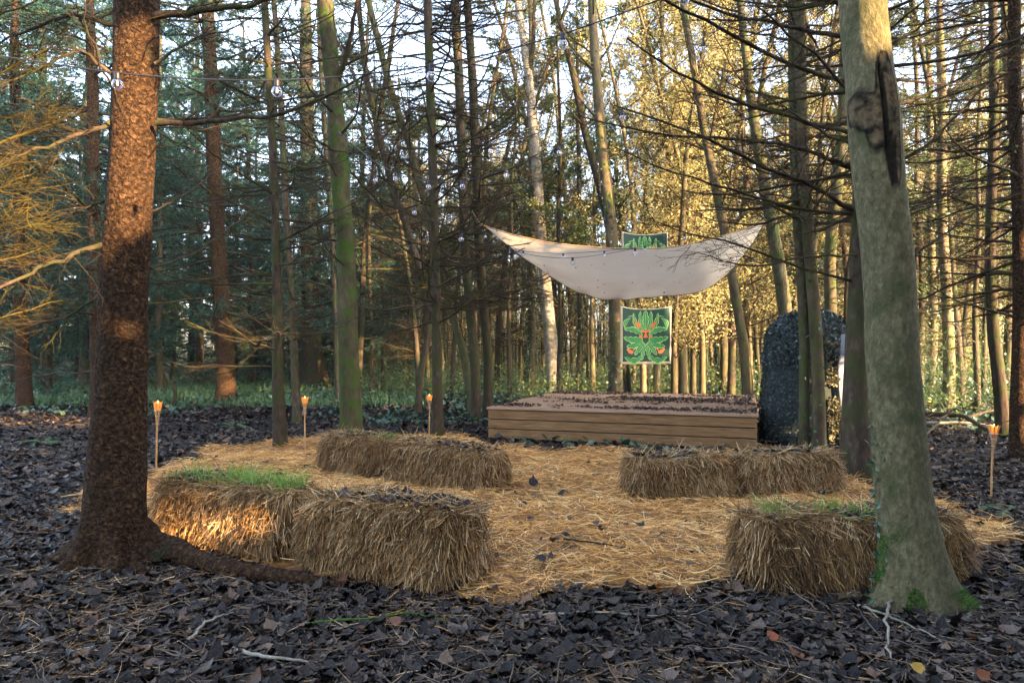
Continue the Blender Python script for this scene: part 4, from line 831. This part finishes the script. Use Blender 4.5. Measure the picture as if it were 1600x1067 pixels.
# dark spruce behind the beech, its long dead boughs reach left over the clearing
dark = [([(1335, 330, 6.8), (1270, 290, 6.4), (1180, 255, 6.), (1080, 205, 5.7), (960, 165, 5.4)], .026), ([(1335, 210, 6.8), (1260, 190, 6.3), (1160, 165, 6.), (1060, 115, 5.6), (980, 60, 5.2)], .026),
        ([(1335, 130, 6.8), (1250, 110, 6.3), (1150, 60, 6), (1040, 0, 5.6), (960, -40, 5.3)], .026), ([(1335, 60, 6.8), (1240, 45, 6.4), (1120, 20, 6), (1000, -30, 5.5)], .026),
        ([(1335, 335, 6.8), (1250, 330, 6.6), (1160, 300, 6.4), (1060, 275, 6.2), (960, 230, 6)], .020), ([(1335, 440, 6.8), (1250, 420, 6.5), (1170, 385, 6.2), (1080, 365, 6), (1020, 345, 5.9)], .016),
        ([(1335, 265, 6.8), (1240, 225, 6.5), (1140, 215, 6.2), (1020, 210, 6), (900, 180, 5.8)], .022), ([(1345, 400, 6.8), (1270, 400, 6.3), (1170, 420, 5.9), (1090, 395, 5.7)], .014),
        ([(1335, 360, 6.8), (1420, 330, 7.4), (1500, 300, 7.8), (1590, 240, 8.2)], .018), ([(1345, 280, 6.8), (1450, 230, 7.), (1540, 130, 7.2), (1620, 60, 7.4)], .022),
        ([(1345, 180, 6.8), (1450, 150, 7.4), (1560, 90, 7.8), (1660, 20, 8)], .02), ([(1345, 420, 6.8), (1440, 395, 7.), (1520, 330, 7.2), (1600, 300, 7.4)], .016), ([(1345, 100, 6.8), (1440, 40, 6.9), (1540, -10, 7)], .02),
        ([(1335, 10, 6.8), (1220, -10, 6.3), (1100, -40, 6)], .024), ([(1340, 170, 6.8), (1300, 110, 6.), (1220, 40, 5.4), (1150, -30, 5)], .018)]
make_tree('spruce_tree', [(1341, 752, 44), (1338, 650, 38), (1339, 560, 34), (1343, 440, 30), (1345, 300, 27), (1346, 150, 24), (1348, 0, 21)], 6.8, 'near black spruce trunk directly behind the beech, its bare boughs reaching left', 'bark_dark', top=10, nb=26, z=(2.6, 99), L=2.0, tw=18, st=5,
          extra=EX(dark, 30, 8), az=(180, 75))
def T(*a, **k): return make_tree('tree', *a, **k)
T([(438, 690, 18), (435, 600, 18), (435, 480, 15), (430, 350, 13), (424, 220, 12), (418, 80, 11), (414, 0, 11)], 9.0, 'thin straight dark trunk left of the second torch, nearest of its pair', 'bark_dark', top=10, nb=59, z=(.9, 99), L=1.7, extra=EX([([(440, 540, 9), (480, 520, 8.8), (530, 515, 8.6), (600, 470, 8.4)], .012), ([(430, 533, 9), (370, 530, 8.8), (300, 510, 8.6), (240, 460, 8.4)], .012), ([(430, 430, 9), (380, 420, 8.8), (330, 400, 8.6), (280, 390, 8.5)], .011)]))
T([(464, 648, 12), (459, 560, 12), (456, 470, 10), (448, 330, 10), (440, 200, 9), (432, 60, 8), (428, 0, 8)], 12.5, 'thinner dark trunk with a mossy foot just behind the second torch', 'bark_dark', top=10.5, nb=54, z=(1.2, 99), L=1.6)
T([(355, 628, 27), (354, 560, 26), (345, 480, 25), (340, 380, 23), (335, 250, 22), (328, 100, 20), (324, 0, 19)], 16.3, 'sturdy spruce behind the bent stick, its foot lit orange', 'spruce', top=13, nb=81, z=(2., 99), L=3.2, tw=16, st=5, needle=8, flare=.7, rmin=.003, nsize=.10)
T([(550, 668, 33), (547, 600, 32), (544, 500, 30), (542, 430, 29), (539, 350, 27), (531, 300, 27), (529, 245, 34), (526, 200, 27), (520, 130, 26), (514, 60, 25), (508, 0, 25)], 9.2, 'pale trunk streaked with bright green moss behind the middle row of bales', 'bark_mossy', top=9, nb=16, z=(2.2, 99), L=1.5, tw=10, st=4, extra=EX([([(528, 130, 9.2), (540, 90, 9.), (552, 40, 8.9), (560, 0, 8.8), (572, -60, 8.8)], .045), ([(528, 250, 9.2), (570, 290, 9.5), (620, 350, 9.8), (680, 380, 10)], .02), ([(525, 100, 9.2), (560, 60, 9.3), (610, 20, 9.4), (650, -30, 9.5)], .018)], 14, 5), up=True, el=(0, 45))
T([(683, 682, 19), (684, 600, 16), (682, 500, 15), (679, 380, 15), (676, 260, 14), (672, 120, 14), (668, 0, 13)], 10.1, 'straight dark trunk right next to the third torch', 'bark_dark', top=10, nb=81, z=(1.6, 99), L=1.7)
T([(744, 652, 15), (742, 560, 15), (733, 470, 15), (726, 380, 14), (722, 250, 14), (716, 100, 14), (711, 0, 14)], 12.2, 'reddish dark trunk, left of the two standing by the stage corner', 'bark_dark', top=10.5, nb=83, z=(2., 99), L=1.8)
T([(762, 650, 15), (763, 560, 14), (754, 460, 15), (747, 360, 14), (744, 240, 14), (738, 120, 13), (730, 0, 13)], 12.6, 'reddish dark trunk, right of the two by the stage corner', 'bark_dark', top=10.5, nb=83, z=(2., 99), L=1.8)
T([(866, 606, 22), (862, 540, 21), (855, 470, 19), (848, 400, 17), (841, 300, 16), (834, 200, 15), (826, 120, 14), (818, 60, 12), (808, 0, 11)], 19.5, 'pale grey birch behind the left back corner of the stage, forking at its top', 'bark_pale', top=13, nb=10, z=(4.5, 99), L=2.2, tw=10, st=5, up=True, el=(30, 65), extra=EX([([(826, 120, 19.5), (833, 70, 19.4), (836, 0, 19.3), (840, -60, 19.2)], .09)], 8, 4), rmin=.003)
T([(962, 612, 22), (962, 540, 20), (960, 450, 19), (955, 350, 19), (948, 290, 18), (938, 200, 16), (930, 100, 15), (925, 0, 13)], 14.6, 'stout trunk behind the left edge of the green banners', 'bark_pole', top=12, nb=10, z=(4, 99), L=2., tw=10, st=5, up=True, el=(20, 60), ivy=500, rmin=.0025)
T([(982, 610, 12), (975, 560, 12), (962, 430, 13), (950, 340, 14), (934, 280, 13), (912, 200, 12), (897, 120, 11), (880, 50, 9), (868, 0, 8)], 15.5, 'curved dark trunk leaning left across the sky above the canvas', 'bark_dark', top=11.5, nb=8, z=(4.5, 99), L=1.8, tw=10, st=4, up=True, el=(20, 60), rmin=.0025)
T([(1170, 612, 17), (1163, 540, 16), (1150, 470, 15), (1138, 400, 14), (1120, 300, 14), (1100, 200, 12), (1085, 110, 11), (1068, 20, 10)], 13.2, 'slender greenish trunk leaning left from the right back corner of the stage', 'bark_pole', top=10, nb=8, z=(3.5, 99), L=1.8, tw=8, st=4, up=True, el=(20, 60), rmin=.0022)
T([(1232, 520, 22), (1222, 450, 21), (1210, 380, 19), (1196, 300, 18), (1184, 220, 16), (1170, 120, 14), (1160, 40, 12), (1155, 0, 11)], 12.8, 'mossy trunk leaning left, rising behind the hood of the netted booth', 'bark_algae', top=10, nb=12, z=(3.5, 99), L=2, tw=10, st=4, up=True, el=(10, 60), rmin=.0022)
T([(1257, 692, 16), (1256, 600, 15), (1254, 500, 15), (1248, 400, 14), (1243, 280, 13), (1240, 150, 13), (1236, 0, 12)], 8.9, 'slim mossy green trunk in front of the netted booth, left of the pair', 'bark_algae', top=9, nb=24, z=(3, 99), L=1.5, ivy=60, flare=.25)
T([(1281, 695, 20), (1278, 600, 19), (1272, 500, 19), (1264, 400, 18), (1258, 280, 18), (1253, 150, 17), (1247, 0, 17)], 8.8, 'thicker brown trunk in front of the netted booth, right of the pair', 'bark_pole', top=9, nb=59, z=(2.8, 99), L=1.8, ivy=50, flare=.25)
T([(1300, 500, 18), (1296, 420, 18), (1300, 340, 18), (1312, 250, 18), (1320, 150, 17), (1326, 0, 16)], 12., 'mossy green trunk seen between the booth pair and the beech', 'bark_algae', top=9, nb=14, z=(3, 99), L=1.6, rmin=.0022)
T([(1568, 692, 19), (1560, 600, 18), (1552, 520, 17), (1549, 420, 15), (1550, 300, 14), (1551, 150, 13), (1552, 0, 12)], 10.6, 'dark trunk behind the far right torch', 'bark_dark', top=9, nb=45, z=(1.6, 99), L=1.8, rmin=.002)
T([(1596, 730, 26), (1593, 640, 24), (1592, 500, 21), (1591, 380, 19), (1589, 200, 18), (1586, 0, 17)], 8.2, 'trunk at the right edge of the picture, lit orange low down', 'spruce', top=9, nb=62, z=(1.5, 99), L=2.2, az=(170, 80), tw=18)
T([(1484, 660, 16), (1482, 560, 17), (1478, 450, 15), (1472, 300, 14), (1470, 100, 13)], 15, 'ivy covered trunk between the beech and the dark trunk by the far right torch', 'bark_pole', top=10, nb=12, z=(2.5, 99), L=1.8, ivy=900, leaf=3, rmin=.0025)
T([(37, 642, 23), (36, 560, 20), (32, 450, 17), (28, 300, 16), (24, 100, 14)], 14.3, 'spruce trunk low at the left edge under the sunlit boughs', 'spruce', top=10, nb=64, z=(1.4, 99), L=2.6, needle=4, rmin=.0025, nsize=.08)
T([(152, 640, 22), (150, 500, 20), (146, 300, 18), (143, 100, 16)], 13.0, 'shadowed trunk just left of the big spruce, almost hidden by it', 'spruce', top=10, nb=62, z=(1.8, 99), L=2.6, needle=4, rmin=.0025, nsize=.08)
T([(491, 606, 46), (490, 580, 38), (488, 540, 34), (486, 480, 30), (484, 350, 26), (480, 200, 22), (478, 50, 19)], 22.5, 'massive old dark trunk with a flared foot far behind the second torch', 'bark_dark', top=15, nb=64, z=(2.6, 99), L=4.5, tw=14, st=5, needle=6, flare=.7, rmin=.004, nsize=.14)
T([(529, 628, 9), (527, 560, 9), (522, 450, 8), (515, 300, 8), (500, 100, 7)], 16.5, 'thin dark stem just left of the mossy trunk', 'bark_dark', top=10, nb=48, z=(1.4, 99), L=1.8, needle=3, rmin=.0025, nsize=.08)
T([(580, 615, 8), (580, 540, 7), (578, 440, 6), (575, 300, 5)], 19, 'thin young spruce stem right of the mossy trunk', 'bark_dark', top=6, nb=81, z=(.6, 6), L=1.5, needle=3, rmin=.003, nsize=.08)
T([(652, 640, 9), (660, 560, 11), (700, 500, 12), (655, 440, 11), (620, 370, 11), (600, 300, 10), (570, 180, 9), (560, 60, 8)][:2]+[(672, 520, 11), (664, 440, 11), (630, 340, 11), (598, 240, 10), (572, 120, 9), (560, 0, 8)], 13.5, 'leaning trunk bowed to the left behind the third torch', 'bark_dark', top=9.5, nb=54, z=(1.8, 99), L=1.7, up=True, el=(0, 50), rmin=.0022)
T([(740, 648, 12), (722, 540, 12), (705, 490, 12), (690, 440, 12), (672, 350, 12), (645, 240, 11), (610, 140, 11), (585, 40, 10), (575, 0, 9)], 12.9, 'mossy trunk slanting strongly left from beside the stage corner', 'bark_algae', top=9.5, nb=30, z=(1.8, 99), L=1.8, up=True, el=(0, 50), rmin=.0022)
# bough bearer outside the left edge: its twigs, coloured sunlit yellow, hang into the picture
def yl(cr, P, R):
    for pts, r0 in [([(-300, 330, 4.), (-150, 330, 4.1), (0, 300, 4.2), (90, 250, 4.3)], .03), ([(-300, 250, 4.), (-120, 250, 3.9), (20, 220, 3.8), (110, 180, 3.8)], .03), ([(-300, 420, 4.2), (-150, 430, 4.4), (0, 410, 4.6), (90, 380, 4.8)], .028),
                    ([(-300, 480, 4.2), (-150, 500, 4.3), (-10, 500, 4.4), (100, 470, 4.6)], .026), ([(-300, 150, 4.), (-150, 150, 4), (0, 120, 4), (100, 60, 4)], .03), ([(-300, 60, 4.), (-150, 50, 4.2), (0, 30, 4.4), (110, -20, 4.6)], .03),
                    ([(-300, 300, 4.), (-150, 290, 3.6), (-10, 290, 3.4), (60, 320, 3.3)], .022), ([(-300, 380, 4.), (-150, 380, 3.7), (-20, 360, 3.5), (70, 350, 3.5)], .022), ([(-300, 200, 4.), (-150, 190, 4.4), (0, 190, 4.8), (120, 150, 5.2)], .03)]:
        custom_limb(cr, pts, r0*.5, 30, 9, rmin=.0016)
make_tree('spruce_tree', [(-330, 860, 60), (-328, 500, 50), (-325, 200, 46), (-322, 0, 42)], 4.3, 'spruce standing outside the left edge whose boughs coloured sunlit yellow hang into the picture', 'spruce', 'twig_yellow', top=8, nb=10, z=(4, 99), L=2, extra=yl)

# ---------------------------------------------------------------- the wood behind, built once per kind and repeated
def proto(kind, v):
    c = (0, 0)
    d = 20; X0 = CX; px = lambda z_: HZ-(z_-EYE)/d*F
    pts = lambda r0, r1, H_, lean: [(CX+lean*z_*z_*F/d*.01+rng.normal(0, 2), px(z_), 2*(r0+(r1-r0)*z_/H_)/d*F) for z_ in np.linspace(0, H_, 8)]
    if kind == 'con': return make_tree('conifer_tree', pts(.15, .05, 14, rng.uniform(-.5, .5)), d, 'x', 'bark_dark', top=15, nb=90, z=(1., 16), L=3.1, tw=14, st=4, el=(-18, 12), needle=9, rmin=.004, S=10, nsize=.15, droop=.25)
    if kind == 'dead': return make_tree('spruce_pole_tree', pts(.085, .03, 12, rng.uniform(-2, 2)), d, 'x', 'bark_dark', top=13, nb=83, z=(1.4, 14), L=1.7, tw=12, st=4, rmin=.003, S=10)
    if kind == 'pole': return make_tree('slender_tree', pts(.10, .04, 13, rng.uniform(-3, 3)), d, 'x', 'bark_pole', top=14, nb=38, z=(1.4, 14), L=2.2, tw=13, st=5, el=(5, 60), up=True, leaf=3, leafm='leaf_gold', rmin=.003, S=10, lsize=.07)
    if kind == 'ivy': return make_tree('ivy_clad_tree', pts(.12, .05, 13, rng.uniform(-1.5, 1.5)), d, 'x', 'bark_pole', top=14, nb=22, z=(3, 14), L=2.4, tw=13, st=5, el=(0, 50), leaf=9, leafm='leaf', rmin=.003, S=10, ivy=2600, lsize=.085)
    if kind == 'gold': return make_tree('leafy_tree', pts(.12, .05, 12, rng.uniform(-1.5, 1.5)), d, 'x', 'bark_pole', top=13, nb=59, z=(1.5, 13), L=3., tw=11, st=5, el=(-5, 40), leaf=9, leafm='leaf_gold', rmin=.004, S=10, lsize=.085)
LAB = {'con': ('dark needled conifer filling the shadowed wood in the distance', 'conifers in the background wood'), 'dead': ('distant slim spruce pole with bare horizontal twigs', 'bare spruce poles in the background'),
       'pole': ('distant slender smooth pole tree with sparse amber leaves', 'slender pole trees in the sunlit background'), 'ivy': ('distant tree wrapped in dark ivy with evergreen leaves', 'ivy clad trees in the background'),
       'gold': ('distant leafy tree glowing golden in low sun', 'golden leafy trees far behind')}
def px_(px, d): return (px-CX)/F*d
place = {'con': [], 'dead': [], 'pole': [], 'ivy': [], 'gold': []}
for px, d in ((70, 19), (120, 26), (205, 22), (270, 27), (300, 33), (395, 25), (430, 30), (560, 27), (20, 24), (600, 32), (-30, 17), (520, 36), (170, 36), (340, 40), (90, 44), (240, 46), (460, 46), (640, 42), (-20, 30), (50, 33), (250, 21), (130, 22), (400, 30), (540, 30), (60, 26), (210, 30), (370, 28), (540, 23), (310, 24), (440, 38)): place['con'].append((px, d))
for px, d in ((600, 20), (632, 23), (706, 18), (775, 22), (795, 17), (1215, 24), (1245, 30), (1418, 21), (1535, 19), (1585, 24), (560, 18), (690, 27), (740, 30), (655, 17), (1450, 32), (1345, 22), (1000, 26), (1385, 28), (875, 17), (920, 22), (1015, 22), (1140, 17), (1185, 21), (1265, 16), (1320, 14.5), (1400, 17), (1440, 20.5), (1500, 16), (1525, 14), (1570, 17), (1610, 13), (820, 25), (850, 31), (1100, 20), (1060, 21), (740, 19.5), (668, 22), (588, 24), (700, 32)): place['dead'].append((px, d))
for px, d in ((1006, 15.2), (1028, 18), (1052, 15), (1066, 17), (1082, 16), (1098, 15.4), (1130, 19), (1112, 24), (895, 24), (925, 20), (812, 24), (990, 23), (1170, 18), (1190, 25), (1455, 24), (1505, 21), (1520, 28), (1330, 18), (620, 30), (780, 33), (1145, 30), (1205, 34), (1275, 26), (1305, 33), (1560, 30), (1040, 30), (1078, 36), (1240, 19), (1370, 25), (720, 38), (1490, 36)): place['pole'].append((px, d))
for px, d in ((1010, 20), (1122, 22), (1455, 18.5), (1540, 25), (830, 21), (690, 22), (905, 19), (1200, 29), (1380, 32), (770, 28), (1600, 28), (980, 33), (650, 34), (1300, 24), (1070, 29), (870, 24), (1050, 24.5), (1165, 26), (1230, 22), (1285, 30), (1350, 27), (1410, 25), (1480, 28), (1510, 34), (1560, 21), (745, 24), (640, 27), (800, 35), (1130, 34)): place['ivy'].append((px, d))
for px, d in ((660, 44), (720, 48), (790, 56), (1130, 45), (1200, 50), (1260, 42), (1330, 46), (1400, 41), (1460, 44), (1520, 38), (1580, 42), (1640, 36), (1100, 38), (1230, 36), (1430, 30), (1345, 36), (590, 52)): place['gold'].append((px, d))
for kd, L_ in place.items():
    ps = [proto(kd, v) for v in range(2 if kd != 'con' else 2)]
    ps = [q[0] for q in ps]
    for q in ps: tag(q, LAB[kd][0], group=LAB[kd][1])
    for i, (px, d) in enumerate(L_):
        x = px_(px, d); z_ = float(ground_z(x, d)); rz_ = rng.uniform(0, 6.28); sc_ = rng.uniform(.65, 1.2)
        if i < len(ps): o = ps[i]; o.location = (x, d, z_); o.rotation_euler = (0, 0, rz_); o.scale = (sc_,)*3
        else: copy_tree(ps[i % len(ps)], (x, d, z_), rz_, sc_)

# shrub layer, grown as one tangle nobody could count
def thicket(name, label, m_, n, boxes, size, gb=None):
    mb = MB(); st_ = MB()
    for (px0, px1, d0, d1, h) in boxes:
        k = int(n*(px1-px0)/1000); d = rng.uniform(d0, d1, k); x = px_(rng.uniform(px0, px1, k), d); c = noise2(x, d, .5, 61)+.6*noise2(x, d, 1.4, 62)
        z_ = rng.random(k)**1.3*h*np.clip(.55+.6*c, .05, 1.3); pos = np.stack([x, d, z_], 1); q = noise(pos, 1.9, 63) > -.12
        leaves(mb, pos[q], size, .15)
        j = k//40; d = rng.uniform(d0, d1, j); x = px_(rng.uniform(px0, px1, j), d); s = np.linspace(0, 1, 6)[None, :, None]; D = nrm(np.stack([rng.normal(0, .4, j), rng.normal(0, .4, j), np.ones(j)], 1))
        P = np.stack([x, d, 0*x], 1)[:, None]+D[:, None]*s*h*rng.uniform(.4, 1.1, (j, 1, 1))+rng.normal(0, .3, (j, 1, 3))*s*s; st_.tubes(P, .009*np.ones((j, 6))*np.linspace(1, .3, 6), 4)
        mb.tubes(P, .008*np.ones((j, 6))*np.linspace(1, .3, 6), 4)
    tag(mb.build(name, m_, smooth=False), label, 'undergrowth', kind='stuff')
thicket('undergrowth', 'low green undergrowth between the trunks behind the stage', M['leaf'], 42000, [(560, 960, 15.5, 30, 1.1), (960, 1240, 17, 30, 1.5), (1380, 1700, 13, 26, 1.9), (-100, 620, 28, 45, 3.)], .07)
thicket('sunlit_thicket', 'golden sunlit thicket closing the wood far behind the trunks', M['leaf_gold'], 46000, [(560, 1750, 32, 60, 7), (1180, 1750, 26, 40, 6), (-150, 600, 50, 75, 8)], .17)
tb2 = MB(); k = 2600; d = rng.uniform(30, 58, k); x = px_(rng.uniform(450, 1750, k), d); s = np.linspace(0, 1, 7)[None, :, None]
P = np.stack([x, d, 0*x], 1)[:, None]+np.array([0, 0, 1.])*s*rng.uniform(5, 16, (k, 1, 1))+rng.normal(0, 1.2, (k, 1, 3))*np.array([1, 1, 0])*s*s; tb2.tubes(P, rng.uniform(.008, .05, (k, 1))*np.linspace(1, .3, 7), 4)
k = 900; i = rng.integers(0, len(P), k)
tag(tb2.build('distant_saplings', M['bark_pole']), 'hazy mass of thin saplings far behind', 'saplings', kind='stuff')

# unseen wood added right of and behind the camera to keep low sun off the clearing
pts_lit = [(208, 262, 4.2, .36), (205, 60, 4.2, .16), (30, 300, 4.1, .55), (60, 420, 3.8, .4), (0, 180, 3.9, .4), (258, 800, 4.35, .04), (360, 805, 4.2, .13), (90, 655, 12.3, .45), (358, 585, 16.2, .45), (418, 90, 9., .22), (1594, 560, 8.1, .35), (1596, 640, 8.1, .25), (10, 650, 12, .3), (1585, 370, 8.2, .2), (180, 40, 13, .3), (540, 0, 9, .25), (750, 60, 12, .3), (750, 600, 12.4, .1), (500, 440, 20, 1.), (570, 560, 18, .5)]  # spots to be sunlit: gaps are cut through that wood along their sun rays
wb = MB(); n = 62000; s = rng.uniform(-25, 5.4, n); dep = rng.uniform(0, 5.5, n); z_ = rng.random(n)*14.5*(1+.1*noise2(s, dep, .5, 71)); e1 = np.array([.64, .77]); e2 = np.array([.77, -.64])
c0 = np.array([10.2, .6]); pos = np.stack([c0[0]+s*e1[0]+dep*e2[0], c0[1]+s*e1[1]+dep*e2[1], z_], 1); keep = np.ones(n, bool)
for px, py, d, r in pts_lit:
    a = wp(px, py, d); rel = pos-a; t = rel@TS; dist = np.linalg.norm(rel-t[:, None]*TS, axis=1); keep &= ~((dist < r+.2) & (t > 0))
pos = pos[keep]; pos = pos[~((np.abs(pos[:, 0]) < .8*np.abs(pos[:, 1])+.6) & (pos[:, 1] > -1))]
X_, Y_, Z_ = rand_axes(len(pos)); wb.inst(LEAFV, LEAFF, pos, X_, Y_, Z_, .46*rng.uniform(.7, 1.3, len(pos)), rng.random(len(pos)))
for s_ in np.arange(-24, 5.4, 1.7):
    q = c0+s_*e1+e2*2.5+rng.normal(0, .4, 2)
    if any(abs((q-wp(px, py, d)[:2])@np.array([-TS[1], TS[0]]))/math.cos(SUN_EL) < r+.3 for px, py, d, r in pts_lit): continue
    wb.tubes(np.array([[q[0], q[1], 0], [q[0]+.1, q[1], 7], [q[0], q[1], 15]]), np.array([.16, .12, .04]), 10)
tag(wb.build('sun_blocking_wood', M['needle'], smooth=False), 'unseen evergreen wood added beside and behind the viewer to shade the clearing', 'wood', kind='stuff')

# ---------------------------------------------------------------- small things on the ground
def stick(pts, r, label, m='bark_dark', name='fallen_stick', side=0, cat='stick'):
    Q = np.array([[*gp(x, y)[:2], z_] for x, y, z_ in pts]); s = np.linspace(0, 1, len(Q)); ss = np.linspace(0, 1, 16); C = np.stack([np.interp(ss, s, Q[:, k]) for k in range(3)], 1); C[1:-1] += rng.normal(0, .006, (14, 3))*[1, 1, .4]
    C[:, 2] += ground_z(C[:, 0], C[:, 1])+.03; mb = MB(); mb.tubes(C, r*np.linspace(1, .45, 16), 7, cap=True)
    if side: tP, tR = spawn(C[None], (r*np.linspace(1, .45, 16))[None], side, 5, .2, 1, 40, lambda t, pl: .25*pl, rmin=.0015); tP[..., 2] = np.maximum(tP[..., 2], .01); mb.tubes(tP, tR, 4)
    return tag(mb.build(name, M[m] if isinstance(m, str) else m, origin=C[0]) if 0 else _loc(mb, name, m, C[0]), label, cat)
def _loc(mb, name, m, c):
    o = mb.build(name, M[m] if isinstance(m, str) else m, origin=c); o.location = [float(q) for q in c]; return o
stick([(480, 975, .0), (560, 968, .01), (640, 958, .01), (700, 968, 0)], .007, 'long thin stick coated in green moss in front of the shaggy bale', 'moss')
stick([(365, 1010, .0), (400, 1028, .01), (440, 1032, .01), (482, 1033, 0)], .010, 'bare brown stick with one bent end at the front left of the leaf litter', 'bark_pale')
stick([(815, 962, .0), (870, 962, .01), (930, 958, .01), (1050, 962, 0), (1130, 968, 0)], .007, 'long pale stick lying across the leaves below the open straw', 'bark_pale', side=4)
stick([(1395, 940, .03), (1383, 985, .05), (1392, 1030, .0)], .009, 'pale crooked stick pointing from the camera towards the beech foot', 'bark_pale')
stick([(1340, 952, .02), (1400, 975, .02), (1465, 1000, 0)], .007, 'thin pale stick crossing in front of the beech foot', 'bark_pale', side=3)
stick([(1310, 935, .01), (1380, 940, .03), (1470, 950, .02), (1530, 948, 0)], .013, 'dark branch lying along the ground right under the beech trunk', 'bark_dark', side=3)
stick([(290, 1000, .01), (330, 970, .03), (365, 950, 0)], .008, 'tan stick slanting over the leaves in front of the big spruce', 'bark_pale')
stick([(880, 855, .05), (940, 862, .05), (985, 868, .04)], .007, 'thin dark stick lying on the open straw', 'bark_dark')
for k_, (a, b, r, lb) in enumerate((((1440, 652), (1570, 690), .05, 'thickest mossy fallen log in the heap behind the far right torch'), ((1450, 668), (1555, 672), .03, 'pale fallen branch lying level across the log heap on the right'), ((1445, 690), (1500, 655), .02, 'thin fallen branch leaning up out of the log heap beside the beech'), ((1500, 662), (1600, 655), .035, 'dark fallen branch at the back of the log heap near the right edge'))):
    stick([(a[0], a[1], .06), ((a[0]+b[0])/2, (a[1]+b[1])/2, .22 if k_ != 1 else .10), (b[0], b[1], .08)], r, lb, 'bark_dark' if k_ != 1 else 'bark_pale', 'fallen_branch', 6, 'branch')
q = gp(266, 640); C = np.array([wp(258, 580, q[1]), wp(262, 592, q[1]), wp(272, 604, q[1]), wp(275, 618, q[1]), wp(268, 632, q[1]), wp(264, 644, q[1])])
ss = np.linspace(0, 1, 20); C = np.stack([np.interp(ss, np.linspace(0, 1, 6), C[:, k]) for k in range(3)], 1); C[1:-1] = C[1:-1]*.5+(C[:-2]+C[2:])*.25
mb = MB(); mb.tubes(C, .045*np.linspace(.7, 1.1, 20), 8, cap=True); o = _loc(mb, 'bent_stick', 'bark_dark', C[-1]); tag(o, 'bent S shaped stick standing upright out of the ground beyond the leftmost torch', 'stick')
def fern(px, py, sz, label):
    c = gp(px, py); r = empty('fern', (c[0], c[1], float(ground_z(c[0], c[1]))), label, 'fern', 'ferns in the leaf litter')
    for k in range(7):
        mb = MB(); a = k*.9+rng.uniform(0, .5); s = np.linspace(0, 1, 26); el = rng.uniform(.5, .9); D = np.array([math.cos(a), math.sin(a)])
        C = np.stack([D[0]*s*sz, D[1]*s*sz, sz*(el*s-.75*s*s)], 1); mb.tubes(C, np.full(26, .002), 4)
        sd = np.array([-D[1], D[0], 0]); i = np.repeat(np.arange(3, 26), 2); sg = np.tile([-1, 1], 23)[:, None]; ln = sz*.24*np.sin(PI*np.clip(1.1-s[i], 0, 1)**.8)[:, None]+.004
        tip = C[i]+sd*sg*ln+np.array([D[0], D[1], 0])*ln*.35-UP*ln*.2; h_ = nrm(C[i]-C[i-1])*sz*.016
        V = np.stack([C[i]-h_, C[i]+h_, tip], 1).reshape(-1, 3); q = np.arange(len(i))[:, None]*3; mb.add(V, np.concatenate([q, q+1, q+2], 1), rng.random(1)[0]); mb.build('frond', M['grass_far'], r, False)
for a in ((190, 690, .3, 'fern at the left among leaves just left of the big spruce'), (70, 692, .3, 'fern closest to the left edge of the picture'), (365, 665, .34, 'fern growing between the leftmost torch and the thin left trunks'), (575, 632, .6, 'pale fern beside the foot of the mossy trunk'), (655, 622, .7, 'tall arching fern behind the third torch'), (715, 612, .8, 'large fern left of the stage corner trunks'), (1580, 800, .25, 'small fern at the right edge in front of the far right torch')): fern(*a)
lv = [(1436, 1050, (.34, .2, .03), 'yellow', 'clear yellow leaf lying at the bottom right corner'), (1208, 1000, (.2, .045, .01), 'orange', 'curled orange leaf lying in front of the grassy bale by the beech'), (1535, 1062, (.16, .05, .014), 'rust', 'rust orange leaf at the very bottom edge on the right'), (620, 972, (.14, .055, .025), 'tan', 'tan brown leaf beside the moss coated stick')]
for x, y, c, nm, lb in lv:
    mm = mat(nm+'_leaf', [(.3, tuple(q*.7 for q in c)), (.7, c)], 20, 3, .5); g_ = gp(x, y); TV, TF = leaf_template(.3, .2); mb = MB(); a = rng.uniform(0, 6)
    X_ = nrm(np.array([[math.cos(a), math.sin(a), .1]])); Y_ = nrm(np.cross([[0, -.5, 1.]], X_)); mb.inst(TV, TF, np.zeros((1, 3)), X_, Y_, np.cross(X_, Y_), np.array([.06]))
    o = mb.build('fallen_leaf', mm); o.location = (g_[0], g_[1], float(ground_z(g_[0], g_[1]))+.045); o.rotation_euler = (.25, 0, 0); tag(o, lb, 'leaf')

# ---------------------------------------------------------------- the air
hz = MB(); hz.box((0, 90, 8.4), (560, 640, 19.2)); HZm = bpy.data.materials.new('haze_air'); HZm.use_nodes = True; hn = HZm.node_tree
hn.nodes.remove(hn.nodes['Principled BSDF']); pv = hn.nodes.new('ShaderNodeVolumePrincipled'); pv.inputs['Density'].default_value = .0004; pv.inputs['Color'].default_value = (.93, .95, 1, 1); pv.inputs['Anisotropy'].default_value = .1
hn.links.new(pv.outputs[0], hn.nodes['Material Output'].inputs['Volume']); o = hz.build('haze', HZm, smooth=False); tag(o, 'thin pale morning haze between the far trunks', 'haze', kind='stuff')
